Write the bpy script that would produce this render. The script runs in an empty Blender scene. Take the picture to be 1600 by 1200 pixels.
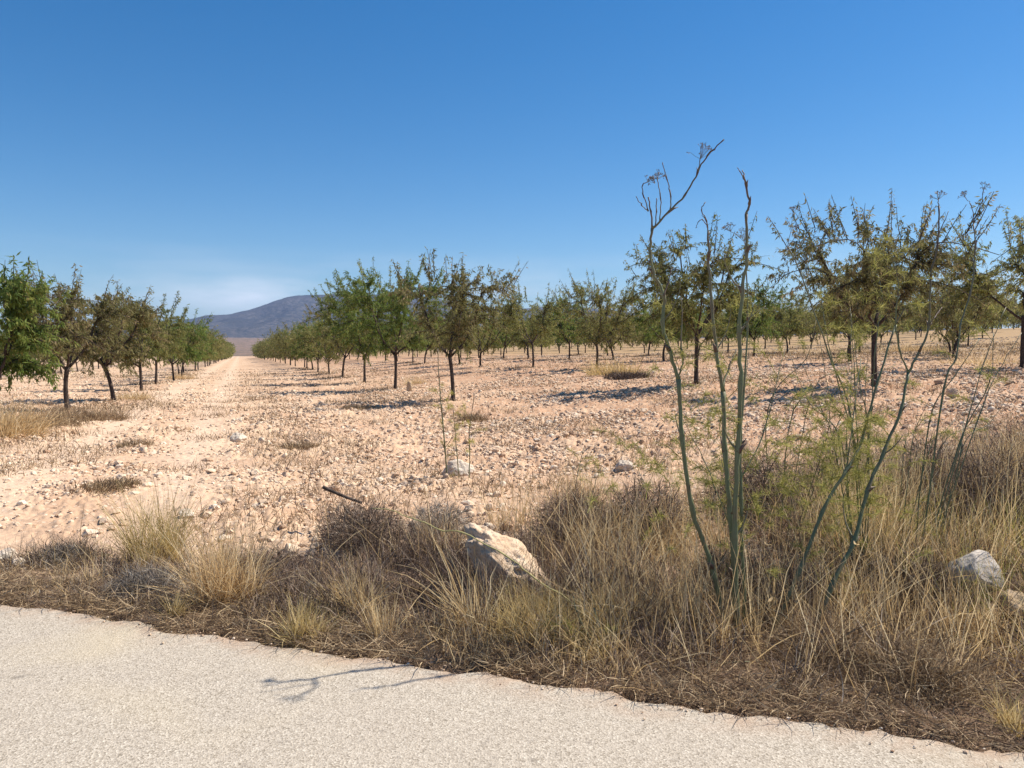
import bpy, math, random
import numpy as np
from mathutils import Vector

rng = np.random.default_rng(7)
random.seed(7)
R = math.radians
scene = bpy.context.scene
COL = scene.collection

# ------------------------------------------------------------------ camera
W, H, F = 1600.0, 1200.0, 1230.0
HORIZON, CAM_H = 552.0, 1.5
PITCH = math.atan((600 - HORIZON) / F)
cam_d = bpy.data.cameras.new('camera')
cam_d.sensor_width = 36
cam_d.lens = 36 * F / W
cam_d.clip_start = 0.05
cam_d.clip_end = 30000
cam = bpy.data.objects.new('camera', cam_d)
COL.objects.link(cam)
cam.location = (0, 0, CAM_H)
cam.rotation_euler = (math.pi / 2 - PITCH, 0, 0)
scene.camera = cam
CP, SP = math.cos(PITCH), math.sin(PITCH)


def px_at(px, py, Y):
    """world point seen at a photo pixel, at distance Y ahead"""
    a, b = (px - 800) / F, (600 - py) / F
    t = Y / (CP + b * SP)
    return Vector((a * t, Y, CAM_H + t * (b * CP - SP)))


# ------------------------------------------------------------------ noise
def _hash(ix, iy, seed):
    h = (ix.astype(np.int64) * 374761393 + iy.astype(np.int64) * 668265263 + seed * 1442695041) & 0xffffffff
    h = ((h ^ (h >> 13)) * 1274126177) & 0xffffffff
    h = (h ^ (h >> 16)) & 0xffffffff
    return h / 4294967295.0


def vnoise(x, y, seed=0):
    x = np.asarray(x, float); y = np.asarray(y, float)
    ix, iy = np.floor(x), np.floor(y)
    fx, fy = x - ix, y - iy
    fx = fx * fx * (3 - 2 * fx); fy = fy * fy * (3 - 2 * fy)
    a = _hash(ix, iy, seed); b = _hash(ix + 1, iy, seed)
    c = _hash(ix, iy + 1, seed); d = _hash(ix + 1, iy + 1, seed)
    return (a * (1 - fx) + b * fx) * (1 - fy) + (c * (1 - fx) + d * fx) * fy


def fbm(x, y, oct=4, seed=0, gain=0.5):
    s = 0; a = 1; t = 0
    for i in range(oct):
        s = s + a * vnoise(x * 2 ** i + 17.3 * i, y * 2 ** i - 9.1 * i, seed + i); t += a; a *= gain
    return s / t


def sstep(a, b, x):
    t = np.clip((np.asarray(x, float) - a) / (b - a), 0, 1)
    return t * t * (3 - 2 * t)


# ------------------------------------------------------------------ place frames
TH = math.atan(425 / F)
UX, UY = -math.sin(TH), math.cos(TH)      # along the tree rows
VX, VY = math.cos(TH), math.sin(TH)       # across the rows
SX, SY = 0.9475, -0.3197                  # along the road
WX, WY = 0.3197, 0.9475                   # from the road into the field
EDGE = 3.47


def uv2xy(u, v):
    return u * UX + v * VX, u * UY + v * VY


def road_edge(s):
    return EDGE + 0.10 * (fbm(s * 1.1 + 3, s * 0 + 1, 4, 31) - 0.5) * 2 + 0.11 * (fbm(s * 7, s * 0 + 4, 4, 32) - 0.5)


def macro(x, y):
    x = np.asarray(x, float); y = np.asarray(y, float)
    v = x * VX + y * VY
    u = x * UX + y * UY
    rise = np.interp(v, [-400, 4, 7, 13.5, 21.6, 37, 86, 130, 300, 20000], [0, 0, .16, .70, 1.07, 1.5, 4.2, 6.0, 9.0, 12])
    near = sstep(3, 11, y + 0.35 * x)
    rise = rise * near
    w = x * WX + y * WY
    s = x * SX + y * SY
    dep = 0.05 + 0.17 * sstep(-0.8, 1.2, s)
    mid = 4.75 + 0.25 * sstep(0, 3, s)
    ditch = -dep * np.exp(-((w - mid) / 0.62) ** 2)
    bank = (0.05 + 0.16 * sstep(-0.5, 2.5, s)) * np.exp(-((w - 6.6 - 0.3 * sstep(0, 3, s)) / 0.9) ** 2)
    pits = -.16 * np.exp(-((x + .52) ** 2 + (y - 4.72) ** 2) / .05) - .2 * np.exp(-((x - 3.5) ** 2 + (y - 5.9) ** 2) / .09)
    return rise + ditch + bank + pits


def ground_h(x, y, fine=True):
    x = np.asarray(x, float); y = np.asarray(y, float)
    d = np.hypot(x, y)
    z = macro(x, y)
    v = x * VX + y * VY
    u = x * UX + y * UY
    w = x * WX + y * WY
    s = x * SX + y * SY
    fld = sstep(4.2, 6.5, w)
    # smoother wheel tracks: alley between rows, and the headland track beside the verge
    track = np.maximum(np.exp(-((v + 2.5) / .6) ** 2), np.exp(-((v + .7) / .5) ** 2)) * .9
    head = np.maximum(np.exp(-((w - 7.2) / .55) ** 2), np.exp(-((w - 9.0) / .45) ** 2)) * sstep(1.5, -1.0, s)
    smooth = 1 - 0.8 * np.clip(np.maximum(track, head), 0, 1)
    z = z + fld * 0.10 * (fbm(x * .45, y * .45, 3, 5) - .5)
    if fine:
        lump = (fbm(x * 2.2, y * 2.2, 3, 9) - .5) * 0.16
        clod = np.abs(fbm(x * 8, y * 8, 3, 15) - .5) * 0.17 + np.abs(vnoise(x * 17, y * 17, 16) - .5) * .055 * sstep(40, 16, d)
        grit = (vnoise(x * 24, y * 24, 19) - .5) * 0.05
        fade = np.clip(1.2 - d / 90, 0, 1)
        z = z + (0.25 + 0.75 * fld) * smooth * (lump + clod - 0.02 + grit) * fade
    e = road_edge(s)
    onroad = sstep(e + 0.05, e - 0.08, w)
    rough = 0.012 * (fbm(x * 9, y * 9, 2, 44) - .5)
    z = z * (1 - onroad) + (-0.035 + rough) * onroad
    return z


def gh(x, y):
    return float(ground_h(np.array([x]), np.array([y]))[0])


def px_ground(px, py):
    """where the sight line through a photo pixel meets the ground"""
    lo = 2.2
    for Y in np.arange(2.2, 400, 0.05):
        p = px_at(px, py, Y)
        if p.z <= float(macro(p.x, p.y)):
            return p
    return p


# ------------------------------------------------------------------ mesh helpers
def new_mesh(name, verts, faces, mat=None, attrs=None, smooth=False):
    """verts (N,3); faces: (M,k) array or list of such arrays"""
    if not isinstance(faces, (list, tuple)):
        faces = [faces]
    faces = [np.asarray(f, np.int32) for f in faces if len(f)]
    me = bpy.data.meshes.new(name)
    verts = np.asarray(verts, np.float32)
    me.vertices.add(len(verts)); me.vertices.foreach_set('co', verts.ravel())
    idx = np.concatenate([f.ravel() for f in faces])
    tot = np.concatenate([np.full(len(f), f.shape[1], np.int32) for f in faces])
    start = np.concatenate([[0], np.cumsum(tot)[:-1]]).astype(np.int32)
    me.loops.add(len(idx)); me.loops.foreach_set('vertex_index', idx.astype(np.int32))
    me.polygons.add(len(tot)); me.polygons.foreach_set('loop_start', start)
    try:
        me.polygons.foreach_set('loop_total', tot)
    except Exception:
        pass
    if attrs:
        for k, a in attrs.items():
            at = me.attributes.new(k, 'FLOAT', 'POINT')
            at.data.foreach_set('value', np.asarray(a, np.float32))
    me.update(calc_edges=True)
    me.polygons.foreach_set('use_smooth', np.full(len(tot), smooth, bool))
    if mat:
        me.materials.append(mat)
    return me


def link(name, data, parent=None, loc=None):
    o = bpy.data.objects.new(name, data)
    COL.objects.link(o)
    if parent:
        o.parent = parent
    if loc is not None:
        o.location = loc
    return o


def tag(o, label=None, cat=None, group=None, kind=None):
    if label: o['label'] = label
    if cat: o['category'] = cat
    if group: o['group'] = group
    if kind: o['kind'] = kind
    return o


class MB:
    """collects tubes, ribbons and other pieces into one mesh"""
    def __init__(self):
        self.v, self.q, self.t, self.a, self.n = [], [], [], [], 0

    def add(self, v, quads=None, tris=None, tint=None):
        v = np.asarray(v, float).reshape(-1, 3)
        self.v.append(v)
        if quads is not None and len(quads): self.q.append(np.asarray(quads, np.int64) + self.n)
        if tris is not None and len(tris): self.t.append(np.asarray(tris, np.int64) + self.n)
        t = np.zeros(len(v)) if tint is None else np.broadcast_to(np.asarray(tint, float), (len(v),))
        self.a.append(t)
        self.n += len(v)

    def mesh(self, name, mat, smooth=False):
        faces = []
        if self.q: faces.append(np.concatenate(self.q))
        if self.t: faces.append(np.concatenate(self.t))
        return new_mesh(name, np.concatenate(self.v), faces, mat, {'tint': np.concatenate(self.a)}, smooth)

    def tube(self, pts, rad, sides=6, tint=0.0):
        pts = np.asarray(pts, float); n = len(pts)
        rad = np.broadcast_to(np.asarray(rad, float), (n,))
        tan = np.gradient(pts, axis=0)
        tan /= np.linalg.norm(tan, axis=1)[:, None] + 1e-9
        ref = np.array([0.37, 0.81, 0.12]) if abs(tan[0][2]) > .8 else np.array([0.1, 0.05, 1.0])
        a = np.cross(tan, ref); a /= np.linalg.norm(a, axis=1)[:, None] + 1e-9
        b = np.cross(tan, a)
        ang = np.arange(sides) * 2 * math.pi / sides
        v = pts[:, None, :] + rad[:, None, None] * (np.cos(ang)[None, :, None] * a[:, None, :] + np.sin(ang)[None, :, None] * b[:, None, :])
        i = np.arange(n - 1)[:, None] * sides; j = np.arange(sides)[None, :]; k = (j + 1) % sides
        q = np.stack([i + j, i + k, i + k + sides, i + j + sides], -1).reshape(-1, 4)
        v = v.reshape(-1, 3)
        tt = np.broadcast_to(np.asarray(tint, float), (n,)) if np.ndim(tint) else np.full(n, tint)
        tt = np.repeat(tt, sides)
        v = np.concatenate([v, pts[:1], pts[-1:]]); tt = np.concatenate([tt, tt[:1], tt[-1:]])
        c0, c1 = n * sides, n * sides + 1
        tris = [(c0, (j_ + 1) % sides, j_) for j_ in range(sides)] + [(c1, (n - 1) * sides + j_, (n - 1) * sides + (j_ + 1) % sides) for j_ in range(sides)]
        self.add(v, q, tris, tt)

    def ribbons(self, base, dirs, length, width, nseg=3, droop=0.3, wig=0.12, tint=None, g=rng):
        """curved tapering blades / twigs, vectorised"""
        N = len(base)
        base = np.asarray(base, float); d = np.asarray(dirs, float)
        d = d / (np.linalg.norm(d, axis=1)[:, None] + 1e-9)
        length = np.broadcast_to(np.asarray(length, float), (N,)); width = np.broadcast_to(np.asarray(width, float), (N,))
        droop = np.broadcast_to(np.asarray(droop, float), (N,))
        rnd = g.normal(size=(N, 3))
        side = np.cross(d, rnd); side /= np.linalg.norm(side, axis=1)[:, None] + 1e-9
        P = [base]; p = base.copy(); dd = d.copy()
        for i in range(nseg):
            dd = dd + g.normal(size=(N, 3)) * wig
            dd[:, 2] -= droop * (i + .5) / nseg
            dd /= np.linalg.norm(dd, axis=1)[:, None] + 1e-9
            p = p + dd * (length / nseg)[:, None]
            P.append(p)
        V = np.zeros((N, (nseg + 1) * 2 - 1, 3))
        for i in range(nseg):
            wv = side * (width * 0.5 * (1 - 0.75 * (i / nseg) ** 1.5))[:, None]
            V[:, 2 * i] = P[i] - wv; V[:, 2 * i + 1] = P[i] + wv
        V[:, -1] = P[-1]
        k = V.shape[1]
        off = (np.arange(N) * k)[:, None]
        quads = [off + np.array([2 * i, 2 * i + 1, 2 * i + 3, 2 * i + 2])[None] for i in range(nseg - 1)]
        tri = off + np.array([2 * nseg - 2, 2 * nseg - 1, 2 * nseg])[None]
        t = g.random(N) if tint is None else np.broadcast_to(np.asarray(tint, float), (N,))
        self.add(V.reshape(-1, 3), np.concatenate(quads) if quads else None, tri, np.repeat(t, k))


# ------------------------------------------------------------------ materials
def newmat(name):
    m = bpy.data.materials.new(name); m.use_nodes = True
    nt = m.node_tree; nt.nodes.clear()
    out = nt.nodes.new('ShaderNodeOutputMaterial')
    return m, nt, out


def N(nt, typ, **kw):
    n = nt.nodes.new(typ)
    for k, v in kw.items():
        if k.startswith('i_'):
            n.inputs[k[2:].replace('_', ' ')].default_value = v
        else:
            setattr(n, k, v)
    return n


def ramp(nt, src, stops, interp='LINEAR'):
    r = nt.nodes.new('ShaderNodeValToRGB'); r.color_ramp.interpolation = interp
    els = r.color_ramp.elements
    while len(els) < len(stops): els.new(0.5)
    for e, (p, c) in zip(els, stops):
        e.position = p; e.color = (*c, 1)
    nt.links.new(src, r.inputs[0])
    return r.outputs[0]


def mixc(nt, fac, a, b, mode='MIX'):
    m = nt.nodes.new('ShaderNodeMix'); m.data_type = 'RGBA'; m.blend_type = mode
    for s, val in ((m.inputs[0], fac), (m.inputs[6], a), (m.inputs[7], b)):
        if hasattr(val, 'is_linked'): nt.links.new(val, s)
        elif isinstance(val, tuple): s.default_value = (*val, 1)
        else: s.default_value = val
    return m.outputs[2]


def noise(nt, vec, scale, detail=4, rough=.55, dist=0.0):
    n = N(nt, 'ShaderNodeTexNoise'); n.inputs['Scale'].default_value = scale
    n.inputs['Detail'].default_value = detail; n.inputs['Roughness'].default_value = rough; n.inputs['Distortion'].default_value = dist
    nt.links.new(vec, n.inputs['Vector'])
    return n.outputs[0]


def voro(nt, vec, scale, out='Color', feature='F1'):
    n = N(nt, 'ShaderNodeTexVoronoi', feature=feature); n.inputs['Scale'].default_value = scale
    nt.links.new(vec, n.inputs['Vector'])
    return n.outputs[out]


def bsdf(nt, out, color, rough=.9, spec=.2, normal=None):
    b = N(nt, 'ShaderNodeBsdfPrincipled')
    b.inputs['Roughness'].default_value = rough; b.inputs['Specular IOR Level'].default_value = spec
    if hasattr(color, 'is_linked'): nt.links.new(color, b.inputs['Base Color'])
    else: b.inputs['Base Color'].default_value = (*color, 1)
    if normal is not None: nt.links.new(normal, b.inputs['Normal'])
    if out is not None: nt.links.new(b.outputs[0], out.inputs[0])
    return b


def bump(nt, h, strength=.5, dist=.02):
    b = N(nt, 'ShaderNodeBump'); b.inputs['Strength'].default_value = strength; b.inputs['Distance'].default_value = dist
    nt.links.new(h, b.inputs['Height'])
    return b.outputs[0]


def plant_mat(name, stops, transl=.3, objvar=0.0, rough=.75):
    """blades, twigs and leaves: colour picked per blade by its tint"""
    m, nt, out = newmat(name)
    at = N(nt, 'ShaderNodeAttribute', attribute_name='tint')
    c = ramp(nt, at.outputs['Fac'], stops)
    if objvar:
        oi = N(nt, 'ShaderNodeObjectInfo')
        h = N(nt, 'ShaderNodeHueSaturation')
        mr = N(nt, 'ShaderNodeMapRange'); mr.inputs[3].default_value = 1 - objvar; mr.inputs[4].default_value = 1 + objvar
        nt.links.new(oi.outputs['Random'], mr.inputs[0]); nt.links.new(mr.outputs[0], h.inputs['Value'])
        mr2 = N(nt, 'ShaderNodeMapRange'); mr2.inputs[3].default_value = .5 - objvar * .06; mr2.inputs[4].default_value = .5 + objvar * .06
        wn = N(nt, 'ShaderNodeTexWhiteNoise', noise_dimensions='1D'); nt.links.new(oi.outputs['Random'], wn.inputs['W'])
        nt.links.new(wn.outputs['Value'], mr2.inputs[0]); nt.links.new(mr2.outputs[0], h.inputs['Hue'])
        nt.links.new(c, h.inputs['Color']); c = h.outputs[0]
    b = bsdf(nt, None, c, rough, .25)
    if transl:
        t = N(nt, 'ShaderNodeBsdfTranslucent'); nt.links.new(c, t.inputs[0])
        mx = N(nt, 'ShaderNodeMixShader'); mx.inputs[0].default_value = transl
        nt.links.new(b.outputs[0], mx.inputs[1]); nt.links.new(t.outputs[0], mx.inputs[2])
        nt.links.new(mx.outputs[0], out.inputs[0])
    else:
        nt.links.new(b.outputs[0], out.inputs[0])
    return m


def streak(m):
    """dry brown streaks and blotches running up a stem"""
    nt = m.node_tree
    b = [n for n in nt.nodes if n.type == 'BSDF_PRINCIPLED'][0]
    src = b.inputs['Base Color'].links[0].from_socket
    tc = N(nt, 'ShaderNodeTexCoord'); mp = N(nt, 'ShaderNodeMapping'); mp.inputs['Scale'].default_value = (1, 1, .12)
    nt.links.new(tc.outputs['Object'], mp.inputs[0])
    n1 = noise(nt, mp.outputs[0], 130, 3, .6); n2 = noise(nt, tc.outputs['Object'], 9, 4, .65)
    c = mixc(nt, ramp(nt, n1, [(.45, (0, 0, 0)), (.7, (.45, .45, .45))]), src, (.27, .27, .16))
    c = mixc(nt, ramp(nt, n2, [(.50, (0, 0, 0)), (.64, (.6, .6, .6))]), c, (.19, .125, .07))
    nt.links.new(c, b.inputs['Base Color']); nt.links.new(bump(nt, n1, .6, .003), b.inputs['Normal'])


LEAF_GREEN = plant_mat('leaf_green', [(0, (.07, .12, .025)), (.5, (.14, .20, .045)), (.88, (.24, .265, .07)), (1, (.33, .27, .10))], .5, .12)
LEAF_OLIVE = plant_mat('leaf_olive', [(0, (.11, .125, .036)), (.45, (.205, .215, .064)), (.8, (.28, .265, .095)), (1, (.38, .30, .15))], .5, .12)
LEAF_DRY = plant_mat('leaf_purplish', [(0, (.105, .108, .042)), (.4, (.205, .20, .072)), (.75, (.26, .23, .105)), (1, (.36, .27, .16))], .48, .1)
STRAW = plant_mat('straw', [(0, (.26, .16, .075)), (.3, (.56, .39, .185)), (.7, (.75, .57, .31)), (1, (.85, .72, .47))], .45, .06)
STRAW_GOLD = plant_mat('straw_gold', [(0, (.30, .22, .08)), (.4, (.54, .40, .16)), (.75, (.68, .53, .25)), (1, (.78, .65, .39))], .42, .06)
THATCH = plant_mat('thatch', [(0, (.085, .052, .033)), (.4, (.21, .14, .08)), (.75, (.38, .27, .155)), (1, (.62, .48, .30))], .2)
SCRUB = plant_mat('dead_twig', [(0, (.055, .036, .027)), (.5, (.135, .09, .066)), (.85, (.24, .175, .13)), (1, (.42, .34, .26))], .05, .12)
SCRUB_GREY = plant_mat('grey_twig', [(0, (.085, .07, .058)), (.5, (.20, .17, .14)), (.85, (.32, .28, .235)), (1, (.46, .42, .36))], .1, .08)
FEN_STEM = plant_mat('fennel_stem', [(0, (.22, .18, .09)), (.12, (.135, .155, .075)), (.5, (.155, .175, .09)), (.72, (.165, .15, .09)), (.9, (.13, .08, .06)), (1, (.10, .055, .045))], 0, .1, .5)
streak(FEN_STEM)
FEN_YEL = plant_mat('yellow_stalk', [(0, (.30, .27, .10)), (.5, (.46, .41, .17)), (1, (.40, .30, .16))], 0, .1, .5)
FEN_DRY = plant_mat('dry_stem', [(0, (.13, .10, .06)), (.5, (.21, .175, .09)), (1, (.33, .27, .15))], 0, .1)
FEN_LEAF = plant_mat('fennel_leaf', [(0, (.22, .20, .05)), (.5, (.38, .36, .09)), (1, (.56, .50, .18))], .4, .06)


def bark_mat():
    m, nt, out = newmat('bark')
    tc = N(nt, 'ShaderNodeTexCoord')
    mp = N(nt, 'ShaderNodeMapping'); mp.inputs['Scale'].default_value = (1, 1, .3)
    nt.links.new(tc.outputs['Object'], mp.inputs[0])
    n = noise(nt, mp.outputs[0], 26, 5, .65)
    c = ramp(nt, n, [(.3, (.030, .022, .019)), (.55, (.078, .058, .047)), (.75, (.16, .13, .105))])
    bsdf(nt, out, c, .9, .15, bump(nt, n, .9, .02))
    return m


BARK = bark_mat()


def ground_mat():
    m, nt, out = newmat('stony_soil')
    geo = N(nt, 'ShaderNodeNewGeometry'); P = geo.outputs['Position']
    sep = N(nt, 'ShaderNodeSeparateXYZ'); nt.links.new(P, sep.inputs[0])

    def lin(ax, ay, c=0.0):
        a = N(nt, 'ShaderNodeMath', operation='MULTIPLY'); nt.links.new(sep.outputs[0], a.inputs[0]); a.inputs[1].default_value = ax
        b = N(nt, 'ShaderNodeMath', operation='MULTIPLY_ADD'); nt.links.new(sep.outputs[1], b.inputs[0]); b.inputs[1].default_value = ay
        nt.links.new(a.outputs[0], b.inputs[2])
        d = N(nt, 'ShaderNodeMath', operation='ADD'); nt.links.new(b.outputs[0], d.inputs[0]); d.inputs[1].default_value = c
        return d.outputs[0]

    big = noise(nt, P, .35, 4, .6)
    med = noise(nt, P, 2.6, 5, .65)
    fine = noise(nt, P, 28, 4, .7)
    cream = (.59, .425, .285); pink = (.47, .30, .19); red = (.37, .20, .115)
    c = mixc(nt, ramp(nt, big, [(.38, (0, 0, 0)), (.66, (1, 1, 1))]), cream, pink)
    # redder soil away from the track, on the right
    v = lin(VX, VY)
    mrv = N(nt, 'ShaderNodeMapRange'); mrv.inputs[1].default_value = 0; mrv.inputs[2].default_value = 10; nt.links.new(v, mrv.inputs[0])
    f = N(nt, 'ShaderNodeMath', operation='MULTIPLY'); nt.links.new(mrv.outputs[0], f.inputs[0]); nt.links.new(ramp(nt, med, [(.30, (0, 0, 0)), (.62, (.9, .9, .9))]), f.inputs[1])
    c = mixc(nt, f.outputs[0], c, red)
    for v0, wd in ((-2.5, .8), (-.7, .7)):
        q = N(nt, 'ShaderNodeMath', operation='SUBTRACT'); nt.links.new(v, q.inputs[0]); q.inputs[1].default_value = v0
        q2 = N(nt, 'ShaderNodeMath', operation='ABSOLUTE'); nt.links.new(q.outputs[0], q2.inputs[0])
        q3 = N(nt, 'ShaderNodeMapRange'); q3.inputs[1].default_value = wd; q3.inputs[2].default_value = 0; q3.inputs[4].default_value = .6; nt.links.new(q2.outputs[0], q3.inputs[0])
        c = mixc(nt, q3.outputs[0], c, (.66, .505, .37))
    # pebbles: small cells with their own pale or brown tone
    cell = voro(nt, P, 17); cd = voro(nt, P, 17, 'Distance')
    sepc = N(nt, 'ShaderNodeSeparateColor'); nt.links.new(cell, sepc.inputs[0])
    stone = ramp(nt, sepc.outputs[0], [(0, (.30, .185, .12)), (.3, (.44, .30, .205)), (.6, (.59, .45, .33)), (1, (.72, .605, .475))])
    msk = N(nt, 'ShaderNodeMath', operation='LESS_THAN'); nt.links.new(cd, msk.inputs[0]); msk.inputs[1].default_value = .36
    m2 = N(nt, 'ShaderNodeMath', operation='MULTIPLY'); nt.links.new(msk.outputs[0], m2.inputs[0]); nt.links.new(ramp(nt, med, [(.36, (.15, .15, .15)), (.6, (.8, .8, .8))]), m2.inputs[1])
    c = mixc(nt, m2.outputs[0], c, stone)
    c = mixc(nt, ramp(nt, fine, [(.3, (.45, .45, .45)), (.5, (0, 0, 0))]), c, (.36, .235, .165))
    # brown earth and litter under the verge plants, colour darkened to deepen their shade
    w = lin(WX, WY); s = lin(SX, SY)
    wl = N(nt, 'ShaderNodeMath', operation='MULTIPLY_ADD'); nt.links.new(s, wl.inputs[0]); wl.inputs[1].default_value = -.32; nt.links.new(w, wl.inputs[2])
    wn = N(nt, 'ShaderNodeMath', operation='MULTIPLY_ADD'); nt.links.new(med, wn.inputs[0]); wn.inputs[1].default_value = 2.2; nt.links.new(wl.outputs[0], wn.inputs[2])
    mr = N(nt, 'ShaderNodeMapRange'); mr.inputs[1].default_value = 6.3; mr.inputs[2].default_value = 7.6; mr.inputs[3].default_value = .9; mr.inputs[4].default_value = 0
    nt.links.new(wn.outputs[0], mr.inputs[0])
    earth = mixc(nt, fine, (.06, .038, .027), (.18, .12, .08))
    c = mixc(nt, mr.outputs[0], c, earth)
    # dry yellow stubble strip down the middle of the alley, rougher grassy land far right
    vv = N(nt, 'ShaderNodeMapRange'); vv.inputs[1].default_value = 19; vv.inputs[2].default_value = 40; vv.inputs[4].default_value = .85; nt.links.new(v, vv.inputs[0])
    c = mixc(nt, vv.outputs[0], c, mixc(nt, med, (.27, .19, .10), (.42, .29, .16)))
    # the far plain: dull pinkish earth speckled with scrub
    ln = N(nt, 'ShaderNodeVectorMath', operation='LENGTH'); nt.links.new(P, ln.inputs[0])
    fr = N(nt, 'ShaderNodeMapRange'); fr.inputs[1].default_value = 330; fr.inputs[2].default_value = 600; nt.links.new(ln.outputs['Value'], fr.inputs[0])
    far = mixc(nt, ramp(nt, noise(nt, P, .02, 5, .7), [(.42, (0, 0, 0)), (.56, (1, 1, 1))]), (.16, .105, .085), (.075, .075, .045))
    c = mixc(nt, fr.outputs[0], c, far)
    hb = mixc(nt, .5, fine, cd)
    bsdf(nt, out, c, .95, .1, bump(nt, hb, .55, .025))
    return m


def road_mat():
    m, nt, out = newmat('chip_seal')
    geo = N(nt, 'ShaderNodeNewGeometry'); P = geo.outputs['Position']
    cell = voro(nt, P, 140); cd = voro(nt, P, 140, 'Distance')
    sc = N(nt, 'ShaderNodeSeparateColor'); nt.links.new(cell, sc.inputs[0])
    c = ramp(nt, sc.outputs[0], [(0, (.22, .185, .14)), (.2, (.34, .293, .23)), (.6, (.425, .372, .30)), (.9, (.485, .43, .35)), (1, (.575, .52, .43))])
    big = noise(nt, P, 1.1, 5, .6)
    c = mixc(nt, ramp(nt, big, [(.35, (.28, .28, .28)), (.65, (0, 0, 0))]), c, (.40, .345, .28))
    sm = noise(nt, P, 22, 3, .6)
    c = mixc(nt, ramp(nt, sm, [(.58, (0, 0, 0)), (.75, (.6, .6, .6))]), c, (.27, .235, .195))
    spot = noise(nt, P, 5.5, 2, .5)
    c = mixc(nt, ramp(nt, spot, [(.72, (0, 0, 0)), (.78, (.55, .55, .55))]), c, (.17, .145, .12))
    yel = noise(nt, P, .8, 2, .5, .6)
    c = mixc(nt, ramp(nt, yel, [(.55, (0, 0, 0)), (.72, (.3, .3, .3))]), c, (.52, .43, .27))
    # reddish dirt washed on to the edge
    sep = N(nt, 'ShaderNodeAttribute', attribute_name='edge')
    ef = N(nt, 'ShaderNodeMath', operation='MULTIPLY'); nt.links.new(sep.outputs['Fac'], ef.inputs[0]); nt.links.new(ramp(nt, noise(nt, P, 6, 4, .6), [(.38, (0, 0, 0)), (.62, (.85, .85, .85))]), ef.inputs[1])
    c = mixc(nt, ef.outputs[0], c, (.38, .27, .19))
    bsdf(nt, out, c, .92, .15, bump(nt, cd, .45, .005))
    return m


def rock_mat(name, a, b, cdark, scale=5):
    m, nt, out = newmat(name)
    tc = N(nt, 'ShaderNodeTexCoord'); P = tc.outputs['Object']
    n = noise(nt, P, scale, 6, .68); n2 = noise(nt, P, scale * 5, 5, .7)
    c = mixc(nt, ramp(nt, n, [(.4, (0, 0, 0)), (.62, (1, 1, 1))]), a, b)
    c = mixc(nt, ramp(nt, n2, [(.34, (.85, .85, .85)), (.48, (0, 0, 0))]), c, cdark)
    oi = N(nt, 'ShaderNodeObjectInfo')
    bsdf(nt, out, c, .92, .15, bump(nt, mixc(nt, .5, n, n2), .9, .03))
    return m


def stones_mat():
    m, nt, out = newmat('rubble')
    at = N(nt, 'ShaderNodeAttribute', attribute_name='tint')
    geo = N(nt, 'ShaderNodeNewGeometry')
    c = ramp(nt, at.outputs['Fac'], [(0, (.38, .24, .15)), (.3, (.54, .385, .26)), (.65, (.66, .515, .37)), (1, (.77, .65, .50))])
    n = noise(nt, geo.outputs['Position'], 30, 4, .65)
    c = mixc(nt, ramp(nt, n, [(.35, (.5, .5, .5)), (.55, (0, 0, 0))]), c, (.46, .30, .20))
    bsdf(nt, out, c, .95, .1, bump(nt, n, .6, .01))
    return m


def hill_mat():
    m, nt, out = newmat('mountain_scrub')
    geo = N(nt, 'ShaderNodeNewGeometry'); P = geo.outputs['Position']
    n1 = noise(nt, P, .065, 6, .8); n2 = noise(nt, P, .0035, 5, .6, .4)
    c = mixc(nt, ramp(nt, n1, [(.46, (0, 0, 0)), (.60, (1, 1, 1))]), (.03, .035, .035), (.15, .13, .12))
    c = mixc(nt, ramp(nt, n2, [(.45, (0, 0, 0)), (.62, (.75, .75, .75))]), c, (.03, .032, .03))
    at = N(nt, 'ShaderNodeAttribute', attribute_name='plain')
    pl = mixc(nt, ramp(nt, n1, [(.42, (0, 0, 0)), (.56, (1, 1, 1))]), (.11, .095, .062), (.26, .17, .125))
    c = mixc(nt, at.outputs['Fac'], c, pl)
    bsdf(nt, out, c, .95, .05)
    return m


# ------------------------------------------------------------------ ground, road, mountains
def build_ground():
    th_f = np.radians(np.arange(-42, 42.01, 0.125))
    th_b = np.radians(np.arange(45, 316, 3.0))
    th = np.concatenate([th_f, th_b])
    r = [0.6]
    while r[-1] < 9500:
        x = r[-1]
        r.append(x * (1.05 if x < 2.6 else 1.0065 if x < 42 else 1.02 if x < 160 else 1.09))
    r = np.array(r)
    TT, RR = np.meshgrid(th, r)
    X = np.sin(TT) * RR; Y = np.cos(TT) * RR
    Z = ground_h(X, Y)
    Z = np.where(RR > 400, Z - (RR - 400) * 0.0009, Z)
    v = np.stack([X, Y, Z], -1).reshape(-1, 3)
    nt_ = len(th); nr = len(r)
    i = np.arange(nr - 1)[:, None] * nt_; j = np.arange(nt_)[None]; k = (j + 1) % nt_
    q = np.stack([i + j, i + nt_ + j, i + nt_ + k, i + k], -1).reshape(-1, 4)
    v = np.concatenate([v, [[0, 0, -0.035]]])
    c = len(v) - 1
    tri = np.stack([np.full(nt_, c), np.arange(nt_), (np.arange(nt_) + 1) % nt_], -1)
    o = link('ground', new_mesh('ground', v, [q, tri], ground_mat(), None, True))
    tag(o, 'stony pinkish cream soil of the orchard field', None, None, 'structure')


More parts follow.
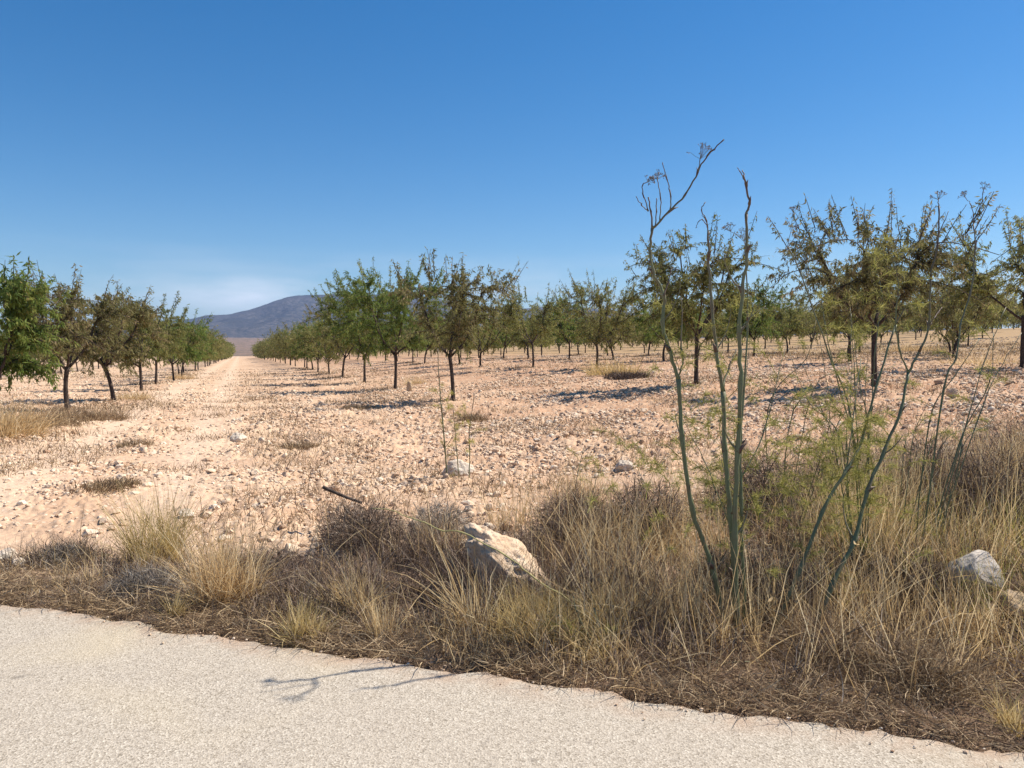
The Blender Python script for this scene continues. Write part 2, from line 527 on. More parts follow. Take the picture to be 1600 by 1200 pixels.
def build_road():
    ss = np.concatenate([np.arange(-60, -8, .5), np.arange(-8, 6, .035), np.arange(6, 60, .5)])
    ww = np.concatenate([np.linspace(-3.0, 2.6, 40), np.linspace(2.65, 1.0 * EDGE - .12, 22)])
    cols = []
    S, T = np.meshgrid(ss, np.concatenate([np.linspace(0, .93, 50), np.linspace(.94, 1, 14)]))
    e = road_edge(S) + 0.035 * (fbm(S * 22, S * 0, 2, 71) - .5)
    Wc = -3.2 + (e + 3.2) * T
    dist = e - Wc
    Z = 0.006 + 0.006 * (fbm(S * 1.3, Wc * 1.3, 2, 61) - .5) - 0.045 * sstep(.09, 0, dist) + 0.006 * (vnoise(S * 45, Wc * 45, 8) - .5)
    X = S * SX + Wc * WX; Y = S * SY + Wc * WY
    v = np.stack([X, Y, Z], -1).reshape(-1, 3)
    n = len(ss); m_ = S.shape[0]
    i = np.arange(m_ - 1)[:, None] * n; j = np.arange(n - 1)[None]
    q = np.stack([i + j, i + j + 1, i + n + j + 1, i + n + j], -1).reshape(-1, 4)
    edge = sstep(.32, .03, dist).ravel()
    o = link('road', new_mesh('road', v, q, road_mat(), {'edge': edge}, True))
    tag(o, 'pale worn chip seal road across the foreground', None, None, 'structure')


def build_mountains():
    az = np.radians(np.linspace(-50, 50, 520))
    rr = np.concatenate([np.linspace(450, 2600, 40), np.linspace(2680, 5600, 120)])
    ridge_px = np.interp(np.tan(az) * F + 800, [-700, -100, 150, 300, 325, 360, 390, 420, 450, 480, 505, 540, 600, 680, 760, 800, 840, 880, 930, 1000, 1100, 1300, 1700, 2200],
                         [548, 538, 520, 506, 500, 498, 491, 481, 471, 466.5, 465, 463, 462, 467, 482, 484, 480, 477, 483, 492, 500, 515, 530, 545])
    crest = 4300.0
    hz = ((HORIZON - ridge_px) / F * crest / np.cos(az) + CAM_H) * (1 + .035 * (fbm(az * 45, az * 0, 5, 82) - .5))
    A, RR = np.meshgrid(az, rr)
    X = np.sin(A) * RR; Y = np.cos(A) * RR
    foot = -3 + 52 * sstep(500, 2700, RR) ** 1.2
    prof = np.interp(RR, [2600, 2700, 3000, 3400, 3900, crest, 5600], [0, 0.0, .20, .47, .82, 1.0, .4])
    rid = np.abs(fbm(X / 520, Y / 900, 5, 81) - .5) * 2
    sh = (hz[None] - 50) * prof * (1 - .75 * rid * (1 - np.clip((prof - .75) / .25, 0, 1))) 
    Z = foot + np.maximum(sh, -45 * prof) + prof * (1 - prof) * 70 * (fbm(X / 260, Y / 260, 4, 83) - .5) + 3 * (fbm(A * 900, RR * 0.01, 3, 84) - .5) * prof
    v = np.stack([X, Y, Z], -1).reshape(-1, 3)
    n = len(az)
    i = np.arange(len(rr) - 1)[:, None] * n; j = np.arange(n - 1)[None]
    q = np.stack([i + j, i + j + 1, i + n + j + 1, i + n + j], -1).reshape(-1, 4)
    plain = 1 - sstep(2640, 2790, RR + 120 * (fbm(X / 150, Y / 150, 3, 85) - .5))
    o = link('hills', new_mesh('hills', v, q[:, ::-1], hill_mat(), {'plain': plain.ravel()}, True))
    tag(o, 'dark scrubby mountain ridge rising behind the orchard', None, None, 'structure')


# ------------------------------------------------------------------ rocks
def ico(sub):
    import bmesh
    bm = bmesh.new(); bmesh.ops.create_icosphere(bm, subdivisions=sub, radius=1)
    v = np.array([x.co[:] for x in bm.verts]); f = np.array([[a.index for a in p.verts] for p in bm.faces])
    bm.free(); return v, f


ICO1, ICO2, ICO5 = ico(1), ico(2), ico(5)


def rock_shape(vf, seed, rough=.25, cuts=9):
    v, f = vf
    g = np.random.default_rng(seed)
    v = v.copy()
    for _ in range(cuts):                      # knock flats into the ball
        n = g.normal(size=3); n /= np.linalg.norm(n); d = g.uniform(.55, .9)
        k = v @ n - d
        v = v - np.clip(k, 0, None)[:, None] * n[None] * .9
    o = g.uniform(0, 50, 3)
    a = fbm(v[:, 0] * 1.7 + o[0] + v[:, 2] * .6, v[:, 1] * 1.7 + o[1] - v[:, 2] * 1.1, 5, seed)
    b = fbm(v[:, 0] * 5 + o[2] - v[:, 2] * 3, v[:, 1] * 5 + v[:, 2] * 4, 4, seed + 3)
    return v * (1 + rough * (a - .5) * 1.8 + rough * .8 * (b - .5) + rough * .5 * np.abs(fbm(v[:, 0] * 3 + o[1] + v[:, 2] * 2, v[:, 1] * 3 - v[:, 2] * 2.5, 4, seed + 5) - .5))[:, None], f


def rock(name, px, py, size, seed, mat, label, sink=.25, rot=0, rough=.25, tilt=(0, 0), lift=0.0):
    p = px_ground(px, py)
    v, f = rock_shape(ICO5, seed, rough, 8 if rough > .3 else 9)
    if name == 'boulder' and rough > .3:            # high blunt left end, long slope down to the right
        v[:, 2] = v[:, 2] * .8 - .62 * v[:, 0]; v[:, 0] = np.where(v[:, 0] < 0, v[:, 0] * .8, v[:, 0] * 1.15)
    v = v * np.array(size)[None] * .5
    me = new_mesh(name, v, f, mat, None, True)
    o = link(name, me, None, (p.x, p.y, gh(p.x, p.y) + size[2] * (.5 - sink) + lift))
    o.rotation_euler = (tilt[0], tilt[1], rot)
    return tag(o, label, 'rock')


def build_rocks():
    cream = rock_mat('limestone_cream', (.58, .42, .28), (.69, .545, .40), (.34, .21, .13), 7)
    grey = rock_mat('limestone_pale', (.58, .51, .43), (.43, .40, .37), (.24, .21, .19), 5)
    white = rock_mat('limestone_white', (.58, .48, .37), (.67, .585, .475), (.38, .27, .19), 6)
    tan = rock_mat('sandstone_tan', (.50, .365, .225), (.56, .44, .30), (.30, .20, .13), 6)
    rock('boulder', 790, 926, (.66, .50, .55), 17, cream, 'big cream boulder in the middle of the dry roadside grass', .24, 0, .42)
    rock('boulder', 1522, 935, (.33, .30, .29), 23, grey, 'rounded pale grey boulder in the scrub at the right edge', .12, .3, .12)
    rock('rock', 1592, 972, (.22, .22, .20), 32, tan, 'tan stone touching the right edge beside the rounded grey boulder', .2, 1.0, .2)
    rock('rock', 8, 882, (.19, .16, .13), 41, white, 'white stone at the left edge beside the road verge', .2, .2, .25)
    rock('rock', 27, 886, (.10, .10, .08), 43, white, 'small white stone right of the larger one at left edge', .2, .9, .25)
    rock('rock', 640, 612, (.22, .16, .50), 51, tan, 'upright tan stone standing between the two nearest right-row trunks', .15, .2, .25)
    rock('rock', 714, 745, (.36, .26, .25), 61, white, 'white stone at the foot of the small three-stemmed fennel', .25, .1, .3)
    rock('rock', 976, 742, (.24, .2, .19), 63, white, 'pale stone on the field edge behind the tall straw grass', .25, .6, .3)
    rock('rock', 292, 808, (.17, .14, .11), 67, white, 'pale stone behind the wide straw tuft, largest of its pile', .2, .2, .3)
    rock('rock', 322, 806, (.12, .10, .09), 69, cream, 'smaller cream stone at the right of the pale stone pile', .2, 1.2, .3)
    rock('rock', 486, 930, (.13, .11, .09), 71, grey, 'grey stone low in the grass above the road edge', .2, .5, .25)
    rock('rock', 594, 876, (.11, .10, .09), 73, cream, 'small cream stone in dead scrub left of the big boulder', .2, .5, .3)
    rock('rock', 1205, 1128, (.035, .03, .028), 77, white, 'small loose pebble on the road beside the verge', .1, .5, .2)
    rock('rock', 375, 690, (.30, .24, .2), 79, white, 'pale stone lying in the rubble of the track', .25, .5, .3)
    rock('rock', 1488, 622, (.30, .26, .24), 83, cream, 'cream stone on the field under the far right fennel', .2, .5, .3)


def scatter_rubble():
    mb = MB()
    g = np.random.default_rng(5)
    shapes1 = [rock_shape(ICO1, 100 + i, .45, 8) for i in range(12)]
    shapes2 = [rock_shape(ICO2, 200 + i, .5, 12) for i in range(14)]

    def put(n, rmin, rmax, smin, smax, shapes, pw=2.2):
        r = np.sqrt(g.uniform(rmin ** 2, rmax ** 2, n)); t = np.radians(g.uniform(-37, 37, n))
        x = np.sin(t) * r; y = np.cos(t) * r
        w = x * WX + y * WY; s = x * SX + y * SY; v = x * VX + y * VY
        dens = fbm(x * .9, y * .9, 4, 91)
        keep = (w > 5.4 + .35 * np.clip(s, -1, 4)) & (g.random(n) < sstep(.40, .60, dens) * (.25 + .75 * sstep(.36, .56, fbm(x * .22, y * .22, 3, 93))) + .14)
        trk = np.maximum.reduce([np.exp(-((v + 2.5) / .6) ** 2) * .9, np.exp(-((v + .7) / .5) ** 2) * .9, np.exp(-((v - 2.6) / .4) ** 2) * .6, np.exp(-((w - 7.2) / .5) ** 2) * (s < .5) * .9, np.exp(-((w - 9.0) / .4) ** 2) * (s < .5) * .85])
        keep &= g.random(n) > trk
        x, y = x[keep], y[keep]; m = len(x)
        z = ground_h(x, y)
        sz = smin + (smax - smin) * g.random(m) ** pw
        sz *= np.clip(.75 + 0.0 * sz, 0, 1)
        a = g.uniform(0, 6.28, m)
        asp = np.stack([g.uniform(.8, 1.3, m), g.uniform(.7, 1.1, m), g.uniform(.5, .85, m)], -1)
        tint = np.clip(g.beta(2, 1.6, m), 0, 1)
        which = g.integers(0, len(shapes), m)
        for k, (vv, ff) in enumerate(shapes):
            ids = np.where(which == k)[0]
            if not len(ids): continue
            q = vv[None] * asp[ids][:, None] * sz[ids][:, None, None] * .5
            ca, sa = np.cos(a[ids])[:, None], np.sin(a[ids])[:, None]
            X = q[..., 0] * ca - q[..., 1] * sa + x[ids][:, None]
            Y = q[..., 0] * sa + q[..., 1] * ca + y[ids][:, None]
            Z = q[..., 2] + (z[ids] + sz[ids] * .02)[:, None]
            V = np.stack([X, Y, Z], -1).reshape(-1, 3)
            T = (ff[None] + (np.arange(len(ids)) * len(vv))[:, None, None]).reshape(-1, 3)
            mb.add(V, None, T, np.repeat(tint[ids], len(vv)))
    put(105000, 6, 16, .018, .085, shapes1, 2.0)
    put(12000, 6, 17, .05, .19, shapes2, 2.6)
    put(80000, 15, 32, .04, .16, shapes1, 2.0)
    put(6000, 15, 34, .08, .27, shapes2, 3.0)
    put(36000, 30, 80, .08, .26, shapes1, 2.2)
    o = link('rubble', mb.mesh('rubble', stones_mat()))
    tag(o, 'loose pale limestone rubble strewn over the ploughed field', None, None, 'stuff')
    # grit spilled along the road edge
    mb = MB(); n = 1500
    s = g.uniform(-4.2, 3, n); w = road_edge(s) + g.normal(0, .09, n) + .02
    x = s * SX + w * WX; y = s * SY + w * WY
    z = np.where(w < road_edge(s) - .06, .008, ground_h(x, y))
    sz = .005 + .014 * g.random(n) ** 4
    for k in range(n):
        vv, ff = shapes1[k % 12]
        mb.add(vv * sz[k] * .5 * np.array([1.2, 1, .7]) + np.array([x[k], y[k], z[k] + .002]), None, ff, g.random())
    o = link('gravel', mb.mesh('gravel', stones_mat()))
    tag(o, 'loose gravel crumbs along the ragged road edge', None, None, 'stuff')


# ------------------------------------------------------------------ almond trees
def bez(a, c, b, n):
    t = np.linspace(0, 1, n)[:, None]
    return (1 - t) ** 2 * a + 2 * t * (1 - t) * c + t * t * b


def leaves_mesh(pos, dr, ln, wd, tint, g):
    """drooping lance-shaped leaves folded along the midrib"""
    n = len(pos)
    dr = dr / (np.linalg.norm(dr, axis=1)[:, None] + 1e-9)
    side = np.cross(dr, g.normal(size=(n, 3))); side /= np.linalg.norm(side, axis=1)[:, None] + 1e-9
    nor = np.cross(dr, side)
    V = np.zeros((n, 4, 3))
    V[:, 0] = pos; V[:, 2] = pos + dr * ln[:, None] + nor * (ln * .12)[:, None]
    mid = pos + dr * (ln * .42)[:, None]
    fold = nor * (wd * .22)[:, None]
    V[:, 1] = mid + side * (wd * .5)[:, None] + fold; V[:, 3] = mid - side * (wd * .5)[:, None] + fold
    off = (np.arange(n) * 4)[:, None]
    T = np.concatenate([off + np.array([[0, 1, 2]]), off + np.array([[0, 2, 3]])])
    return V.reshape(-1, 3), T, np.repeat(tint, 4)


def make_tree(seed, Ht=4.3, Rc=1.9, T=1.4, nleaf=11000, lsize=1.0, leafmat=LEAF_OLIVE, spiky=1.0, K=34, bare=0.0, lean=(0, 0), low=0.0, sides=5, trunk_r=.06, twigs=True, drytop=0.0):
    g = np.random.default_rng(seed)
    mb = MB()
    top = np.array([lean[0] + g.normal(0, .04), lean[1] + g.normal(0, .04), T])
    trunk = bez(np.array([0, 0, -.15]), np.array([g.normal(0, .06), g.normal(0, .06), T * .5]), top, 8)
    mb.tube(trunk, trunk_r * np.array([1.5, 1.18, 1.02, .96, .92, .9, .95, 1.0]), sides + 3)
    scaf = []
    ns = int(g.integers(4, 6))
    a0 = g.uniform(0, 6.28)
    for i in range(ns):
        a = a0 + i * 6.283 / ns + g.normal(0, .3)
        rr = Rc * g.uniform(.36, .62); hh = T + (Ht - T) * g.uniform(.48, .78)
        e = top + np.array([math.cos(a) * rr, math.sin(a) * rr, hh - T])
        c = top + np.array([math.cos(a) * rr * .75, math.sin(a) * rr * .75, (hh - T) * .30]) + g.normal(0, .08, 3)
        st = trunk[-1] - np.array([0, 0, g.uniform(0, .16)])
        p = bez(st, c, e, 9); p[1:-1] += g.normal(0, .022, (7, 3))
        mb.tube(p, np.linspace(trunk_r * .62, .018, 9), sides)
        scaf.append(p)
    pts = np.concatenate([s[2:] for s in scaf])
    tang = np.concatenate([np.gradient(s, axis=0)[2:] for s in scaf])
    segs = []
    zc = T + (Ht - T) * .42
    nleaf = int(nleaf * 1.38); K = int(K * 1.5); lsize = lsize * 1.25; Rc = Rc * 1.17; Ht = T + (Ht - T) * .93; spiky = spiky * 1.7
    # clumps
    for k in range(K):
        u = g.normal(size=3); u /= np.linalg.norm(u)
        rad = g.uniform(.05, 1.15) ** .5
        up = (Ht - zc) * .86 if u[2] > 0 else (zc - T + .30 + low)
        tgt = np.array([top[0] * .7 + u[0] * Rc * rad, top[1] * .7 + u[1] * Rc * rad, zc + u[2] * up * rad])
        d = np.linalg.norm(pts - tgt, axis=1) + 1.1 * np.clip(pts[:, 2] - tgt[2], 0, 9) * (1 if u[2] > -.2 else .4)
        b = int(np.argmin(d)); L = np.linalg.norm(tgt - pts[b])
        tg = tang[b] / (np.linalg.norm(tang[b]) + 1e-9)
        c = pts[b] + tg * L * .45 + np.array([0, 0, .10 * L])
        p = bez(pts[b], c, tgt, 6); p[1:-1] += g.normal(0, .02, (4, 3))
        mb.tube(p, np.linspace(.016, .007, 6), 4)
        segs.append((p, 1.0))
        for m in range(int(g.integers(4, 8))):
            t = g.uniform(.35, 1); q0 = p[int(t * 5)]
            out = np.array([q0[0] - top[0], q0[1] - top[1], 0]); out /= np.linalg.norm(out) + .2
            dd = out * .55 + np.array([0, 0, .55 if q0[2] > zc else .1]) + g.normal(0, .55, 3)
            dd /= np.linalg.norm(dd)
            L2 = g.uniform(.25, .62) * Rc / 1.9
            q1 = q0 + dd * L2; qc = q0 + dd * L2 * .5 + np.array([0, 0, .08])
            s = bez(q0, qc, q1 - np.array([0, 0, .05]), 5)
            if twigs: mb.tube(s, np.linspace(.006, .003, 5), 3)
            segs.append((s, 1.0))
    # upright water shoots give the ragged top
    for k in range(int(10 * spiky)):
        a = g.uniform(0, 6.28); r0 = Rc * math.sqrt(g.uniform(0, .75))
        zt = zc + (Ht - zc) * math.sqrt(max(0, 1 - (r0 / Rc) ** 2)) * .78
        q0 = np.array([top[0] + math.cos(a) * r0, top[1] + math.sin(a) * r0, zt])
        tips = np.concatenate([s_[1:4] for s_, w_ in segs if s_[0, 2] > T]); q0 = tips[int(np.argmin(np.linalg.norm(tips - q0, axis=1)))]
        L2 = g.uniform(.45, 1.0) * min(1.0, Ht / 4.3)
        q1 = q0 + np.array([math.cos(a) * r0 * .22 + g.normal(0, .08), math.sin(a) * r0 * .22 + g.normal(0, .08), L2])
        s = bez(q0, (q0 + q1) / 2 + g.normal(0, .04, 3), q1, 6)
        mb.tube(s, np.linspace(.011, .004, 6), 4)
        segs.append((s, .75))
    # leaves
    if bare:
        wts = np.array([w * (g.random() ** (2.2 * bare) + .05) for s, w in segs])
    else:
        wts = np.array([w * g.uniform(.5, 1.3) for s, w in segs])
    lens = np.array([np.linalg.norm(np.diff(s, axis=0), axis=1).sum() for s, w in segs])
    pr = wts * lens; pr /= pr.sum()
    which = g.choice(len(segs), nleaf, p=pr)
    S = np.stack([np.interp(np.linspace(0, 1, 6), np.linspace(0, 1, len(s)), np.arange(len(s))) for s, w in segs])
    allp = np.stack([np.stack([np.interp(np.linspace(0, 1, 6), np.linspace(0, 1, len(s)), s[:, c]) for c in range(3)], -1) for s, w in segs])
    t = g.uniform(.0, 1, nleaf) ** .85 * 4.999; i0 = t.astype(int); fr = (t - i0)[:, None]
    pos = allp[which, i0] * (1 - fr) + allp[which, i0 + 1] * fr
    tg = allp[which, i0 + 1] - allp[which, i0]; tg /= np.linalg.norm(tg, axis=1)[:, None] + 1e-9
    pos = pos + g.normal(0, .018 * lsize, (nleaf, 3))
    dr = tg * .35 + g.normal(0, .5, (nleaf, 3)) + np.array([0, 0, -.8])
    ln = g.uniform(.065, .115, nleaf) * lsize; wd = ln * g.uniform(.20, .29, nleaf)
    clump = g.random(len(segs))
    tint = np.clip(.55 * clump[which] + .45 * g.random(nleaf), 0, 1)
    hot = g.random(nleaf) < .05
    tint[hot] = g.uniform(.85, 1, hot.sum())
    if drytop:
        tint = np.clip(tint + drytop * sstep(.55, .85, (pos[:, 2] - T) / (Ht - T)), 0, 1)
    V, Tt, ti = leaves_mesh(pos, dr, ln, wd, tint, g)
    tm = mb.mesh('trunk', BARK, True)
    cm = new_mesh('crown', V, Tt, leafmat, {'tint': ti})
    return tm, cm


def tree_obj(meshes, x, y, rz, sc, label, group, scz=None):
    e = link('almond_tree', None, None, (x, y, gh(x, y)))
    e.rotation_euler = (0, 0, rz)
    e.scale = (sc, sc, scz or sc)
    e.empty_display_size = .2
    tag(e, label, 'tree', group)
    link('trunk', meshes[0], e); link('crown', meshes[1], e)
    return e


def build_trees():
    near = []

    def hero(px, py, Y, label, group, Ht, seed, **kw):
        p = px_at(px, py, Y)
        m = make_tree(seed, Ht=Ht, **kw)
        tree_obj(m, p.x, p.y, 0, 1, label, group)
        near.append((p.x, p.y))
    GL, G1, G2, G3 = 'almond trees in the row left of the track', 'almond trees in the first row right of the track', 'almond trees in the second row right of the track', 'almond trees in the third row right of the track'
    hero(-14, 650, 14.6, 'bright green almond tree cut by the left edge, nearest of its row', GL, 3.05, 301, Rc=1.2, nleaf=13000, leafmat=LEAF_GREEN, T=.95, low=.45, K=38, spiky=1.7)
    hero(108, 640, 20.4, 'sparse almond tree with purplish dry top rising from a grass clump at left', GL, 3.5, 302, Rc=1.5, nleaf=7000, leafmat=LEAF_DRY, T=1.15, bare=.5, spiky=1.3, low=.1)
    hero(178, 628, 24.4, 'brownish olive almond tree with a slanting trunk, third in the left row', GL, 3.45, 303, Rc=1.65, nleaf=9500, leafmat=LEAF_DRY, T=1.15, lean=(-.28, 0), low=.2)
    hero(221, 609, 32.0, 'olive almond tree fourth from the front in the row left of the track', GL, 3.7, 304, Rc=1.75, nleaf=11000, T=1.1, low=.2)
    hero(243, 601, 38.0, 'almond tree fifth from the front in the row left of the track', GL, 3.75, 305, Rc=1.75, nleaf=10000, T=1.15, low=.1)
    hero(708, 632, 23.06, 'sparse brownish almond tree with bare twigs, nearest in the first right row', G1, 4.2, 311, Rc=1.8, nleaf=8200, leafmat=LEAF_DRY, T=1.35, bare=.55, spiky=1.2, K=36, lean=(-.12, 0), low=.05)
    hero(617, 611, 30.6, 'dense green almond tree with a V fork, second in the first right row', G1, 5.0, 312, Rc=2.15, nleaf=18000, leafmat=LEAF_GREEN, T=1.4, spiky=1.3, K=44)
    hero(570, 599, 38.0, 'rounded deep green almond tree, third in the first right row', G1, 5.2, 313, Rc=2.4, nleaf=19000, leafmat=LEAF_GREEN, T=1.35, spiky=1.2, K=44)
    hero(535, 590, 46.0, 'olive green almond tree with a bent trunk, fourth in the first right row', G1, 4.5, 314, Rc=2.2, nleaf=12000, leafmat=LEAF_OLIVE, T=1.3, lean=(.2, 0))
    hero(1367, 606, 18.3, 'tall wide almond tree with drooping dry leaves behind the forked fennel', G2, 4.2, 321, Rc=2.15, nleaf=10500, leafmat=LEAF_DRY, T=1.45, bare=.4, spiky=2.2, K=46, trunk_r=.065)
    hero(1088, 592, 22.3, 'almond tree behind the tall fennel stalks, second in the second right row', G2, 4.15, 322, Rc=2.1, nleaf=11000, leafmat=LEAF_OLIVE, T=1.5, bare=.3, spiky=1.5, K=44)
    hero(931, 583, 35.5, 'wispy olive almond tree with upright shoots, third in the second right row', G2, 4.1, 323, Rc=2.2, nleaf=9500, leafmat=LEAF_OLIVE, T=1.2, bare=.4, spiky=1.8, K=40, low=.2)
    hero(833, 577, 41.0, 'olive almond tree with a straight dark trunk, fourth in the second right row', G2, 4.2, 324, Rc=2.2, nleaf=10000, leafmat=LEAF_OLIVE, T=1.4, bare=.2, spiky=1.2)
    hero(1598, 575, 22.8, 'almond tree cut by the right edge, nearest in the third right row', G3, 4.3, 331, Rc=2.3, nleaf=9500, leafmat=LEAF_OLIVE, T=1.5, bare=.3, spiky=1.8, K=44)
    hero(1328, 565, 31.0, 'almond tree with a thick dark trunk left behind the tall drooping one', G3, 4.2, 332, Rc=2.1, nleaf=10500, leafmat=LEAF_OLIVE, T=1.5)
    hero(1491, 555, 40.0, 'almond tree with a low spreading fork between the right fennel stems', 'almond trees in the fifth row right of the track', 4.3, 333, Rc=2.5, nleaf=12000, leafmat=LEAF_OLIVE, T=1.15)

    mid = [make_tree(400 + i, Ht=[4.3, 4.0, 4.4, 4.2, 4.5, 3.8, 4.3, 4.1, 4.4][i], Rc=[2.1, 2.3, 1.9, 2.2, 2.0, 2.0, 2.4, 1.8, 2.2][i], nleaf=[6200, 5200, 5600, 6500, 6800, 4200, 6000, 5200, 6400][i], lsize=1.45, leafmat=[LEAF_OLIVE, LEAF_OLIVE, LEAF_DRY, LEAF_OLIVE, LEAF_GREEN, LEAF_DRY, LEAF_OLIVE, LEAF_OLIVE, LEAF_GREEN][i], bare=[.1, .3, .3, .2, 0, .5, .2, .4, .1][i], K=30, sides=4, twigs=False, T=[1.05, .95, 1.1, 1.0, 1.1, .9, .95, 1.15, 1.05][i], lean=[(0, 0), (.15, .1), (-.2, 0), (0, .2), (0, 0), (.25, 0), (0, -.1), (-.1, .2), (.1, 0)][i]) for i in range(9)]
    far = [make_tree(500 + i, Ht=4.2, Rc=2.3, nleaf=2600, lsize=2.3, leafmat=LEAF_OLIVE, K=24, sides=4, twigs=False, T=.85, spiky=.8) for i in range(4)]
    g = np.random.default_rng(21)
    ordn = ['', 'first', 'second', 'third', 'fourth', 'fifth', 'sixth', 'seventh', 'eighth', 'ninth', 'tenth', 'eleventh', 'twelfth']
    cand = []

    def row(v, us, rowname, start, named):
        k = start
        for u in us:
            u2 = u + g.normal(0, .35); v2 = v + g.normal(0, .25)
            x, y = uv2xy(u2, v2)
            if y < 8 or abs(x / y) > .67: continue
            if any(math.hypot(x - a, y - b) < 4.2 for a, b in near): continue
            grp = 'almond trees in the ' + rowname
            if k <= named:
                lab = f'almond tree {ordn[k]} from the front in the {rowname}'
            else:
                lab = f'small distant almond tree far back in the {rowname}'
            k += 1
            cand.append((math.hypot(x, y), x, y, lab, grp))
    row(-3.8, np.arange(46.5, 260, 6.3), 'row left of the track', 6, 9)
    row(5.8, np.arange(54, 260, 6.9), 'first row right of the track', 5, 10)
    row(-12.6, np.arange(26, 130, 6.6), 'second row left of the track', 1, 4)
    row(-21.2, np.arange(40, 130, 6.6), 'third row left of the track', 1, 2)
    row(13.9, np.arange(45.5, 190, 6.9), 'second row right of the track', 5, 8)
    row(21.6, np.arange(37, 170, 6.9), 'third row right of the track', 3, 6)
    row(29.5, np.arange(26, 160, 6.9), 'fourth row right of the track', 1, 5)
    row(37.2, np.arange(20, 150, 6.9), 'fifth row right of the track', 2, 5)
    row(45, np.arange(18, 150, 7.0), 'sixth row right of the track', 1, 3)
    row(53, np.arange(25, 145, 7.0), 'seventh row right of the track', 1, 2)
    row(61, np.arange(30, 140, 7.2), 'eighth row right of the track', 1, 1)
    row(69, np.arange(36, 140, 7.4), 'ninth row right of the track', 1, 0)
    row(78, np.arange(40, 140, 8), 'tenth row right of the track', 1, 0)
    for v in np.arange(13.9 + 8 * 9, 175, 8.2):
        row(v, np.arange(30, 190, 8.5), 'farthest rows right of the track', 1, 0)
    for v in (-29.8, -38.4):
        row(v, np.arange(50, 150, 7.5), 'farthest rows left of the track', 1, 0)
    row(13.9, np.arange(190, 280, 7.5), 'second row right of the track', 99, 0); row(21.6, np.arange(172, 270, 7.5), 'third row right of the track', 99, 0)
    cand.sort()
    print('trees', len(cand) + len(near))
    rest = cand[284:]; cand = cand[:284]
    for d, x, y, lab, grp in cand:
        ms = mid[int(g.integers(0, 9))] if d < 75 else far[int(g.integers(0, 4))]
        s = g.uniform(.9, 1.1) * (.9 if 'row left' in grp else 1)
        tree_obj(ms, x, y, g.uniform(0, 6.28), s, lab, grp, s * g.uniform(.92, 1.06))
    mb = MB(); n = 650; bk = MB()
    for d, x, y, lab, grp in rest:
        z = gh(x, y); sc = g.uniform(.9, 1.15)
        u = g.normal(size=(n, 3)); u /= np.linalg.norm(u, axis=1)[:, None]
        rr = g.random(n) ** .4
        lump = .75 + .5 * fbm(u[:, 0] * 2 + x, u[:, 1] * 2 + u[:, 2] * 2 + y, 2, 5)
        pos = u * (rr * lump)[:, None] * np.array([2.4, 2.4, 1.55 + .5 * (d > 100)]) * sc + np.array([x, y, z + (2.75 - .5 * (d > 100)) * sc])
        dr = g.normal(0, .6, (n, 3)) + np.array([0, 0, -.6])
        ln = g.uniform(.35, .6, n)
        V, T, ti = leaves_mesh(pos, dr, ln, ln * .4, g.random(n), g)
        mb.add(V, None, T, ti)
        bk.tube([(x, y, z - .1), (x + .05, y, z + 1.0), (x, y + .1, z + 2.2)], [.10, .08, .06], 5, .0)
    bm_ = MB(); bm_.v, bm_.q, bm_.t, bm_.a, bm_.n = mb.v, mb.q, mb.t, mb.a, mb.n
    o = link('distant_orchard', bm_.mesh('distant_orchard', LEAF_OLIVE)); tag(o, 'far off rows of almond trees merging into a dark green band', None, None, 'stuff')
    tr = link('trunk', bk.mesh('trunk', BARK), o); tag(tr, None, None, None, 'stuff')
    print('rest', len(rest))


# ------------------------------------------------------------------ grass and scrub
def tuft_mesh(name, n, h, spread, mat, seed, width=.003, lean=(0, 0), droop=.25, radius=.05, base=0.0, nseg=4):
    g = np.random.default_rng(seed)
    mb = MB()
    r = radius * np.sqrt(g.random(n)); a = g.uniform(0, 6.28, n)
    b = np.stack([np.cos(a) * r, np.sin(a) * r, np.full(n, -.02)], -1)
    nc = int(g.integers(5, 9)); ci = g.integers(0, nc, n)         # a few unequal clumps, each bent its own way
    ca = g.uniform(0, 6.28, nc); cr = radius * g.uniform(.3, 1.7, nc) * (1 if radius < .25 else .3); cl = g.normal(0, .22, (nc, 2)); chh = g.uniform(.6, 1.1, nc)
    kb = .5 if radius < .25 else .8
    b[:, 0] = b[:, 0] * kb + (np.cos(ca) * cr)[ci]; b[:, 1] = b[:, 1] * kb + (np.sin(ca) * cr)[ci]
    tilt = np.abs(g.normal(0, spread, n)) + (g.random(n) < .12) * g.uniform(.4, 1.2, n)
    a2 = a + g.normal(0, .9, n)
    d = np.stack([np.cos(a2) * np.sin(tilt) + lean[0], np.sin(a2) * np.sin(tilt) + lean[1], np.cos(tilt)], -1) + g.normal(0, .14, (n, 3))
    d[:, :2] += cl[ci]
    L = h * (.30 + .70 * g.random(n) ** .9) * chh[ci]
    mb.ribbons(b, d, L, width * 1.3 * g.uniform(.6, 1.2, n), nseg, droop * g.uniform(.2, 1.8, n), .09, None, g)
    # seed heads on the longest stalks
    return mb.mesh(name, mat)


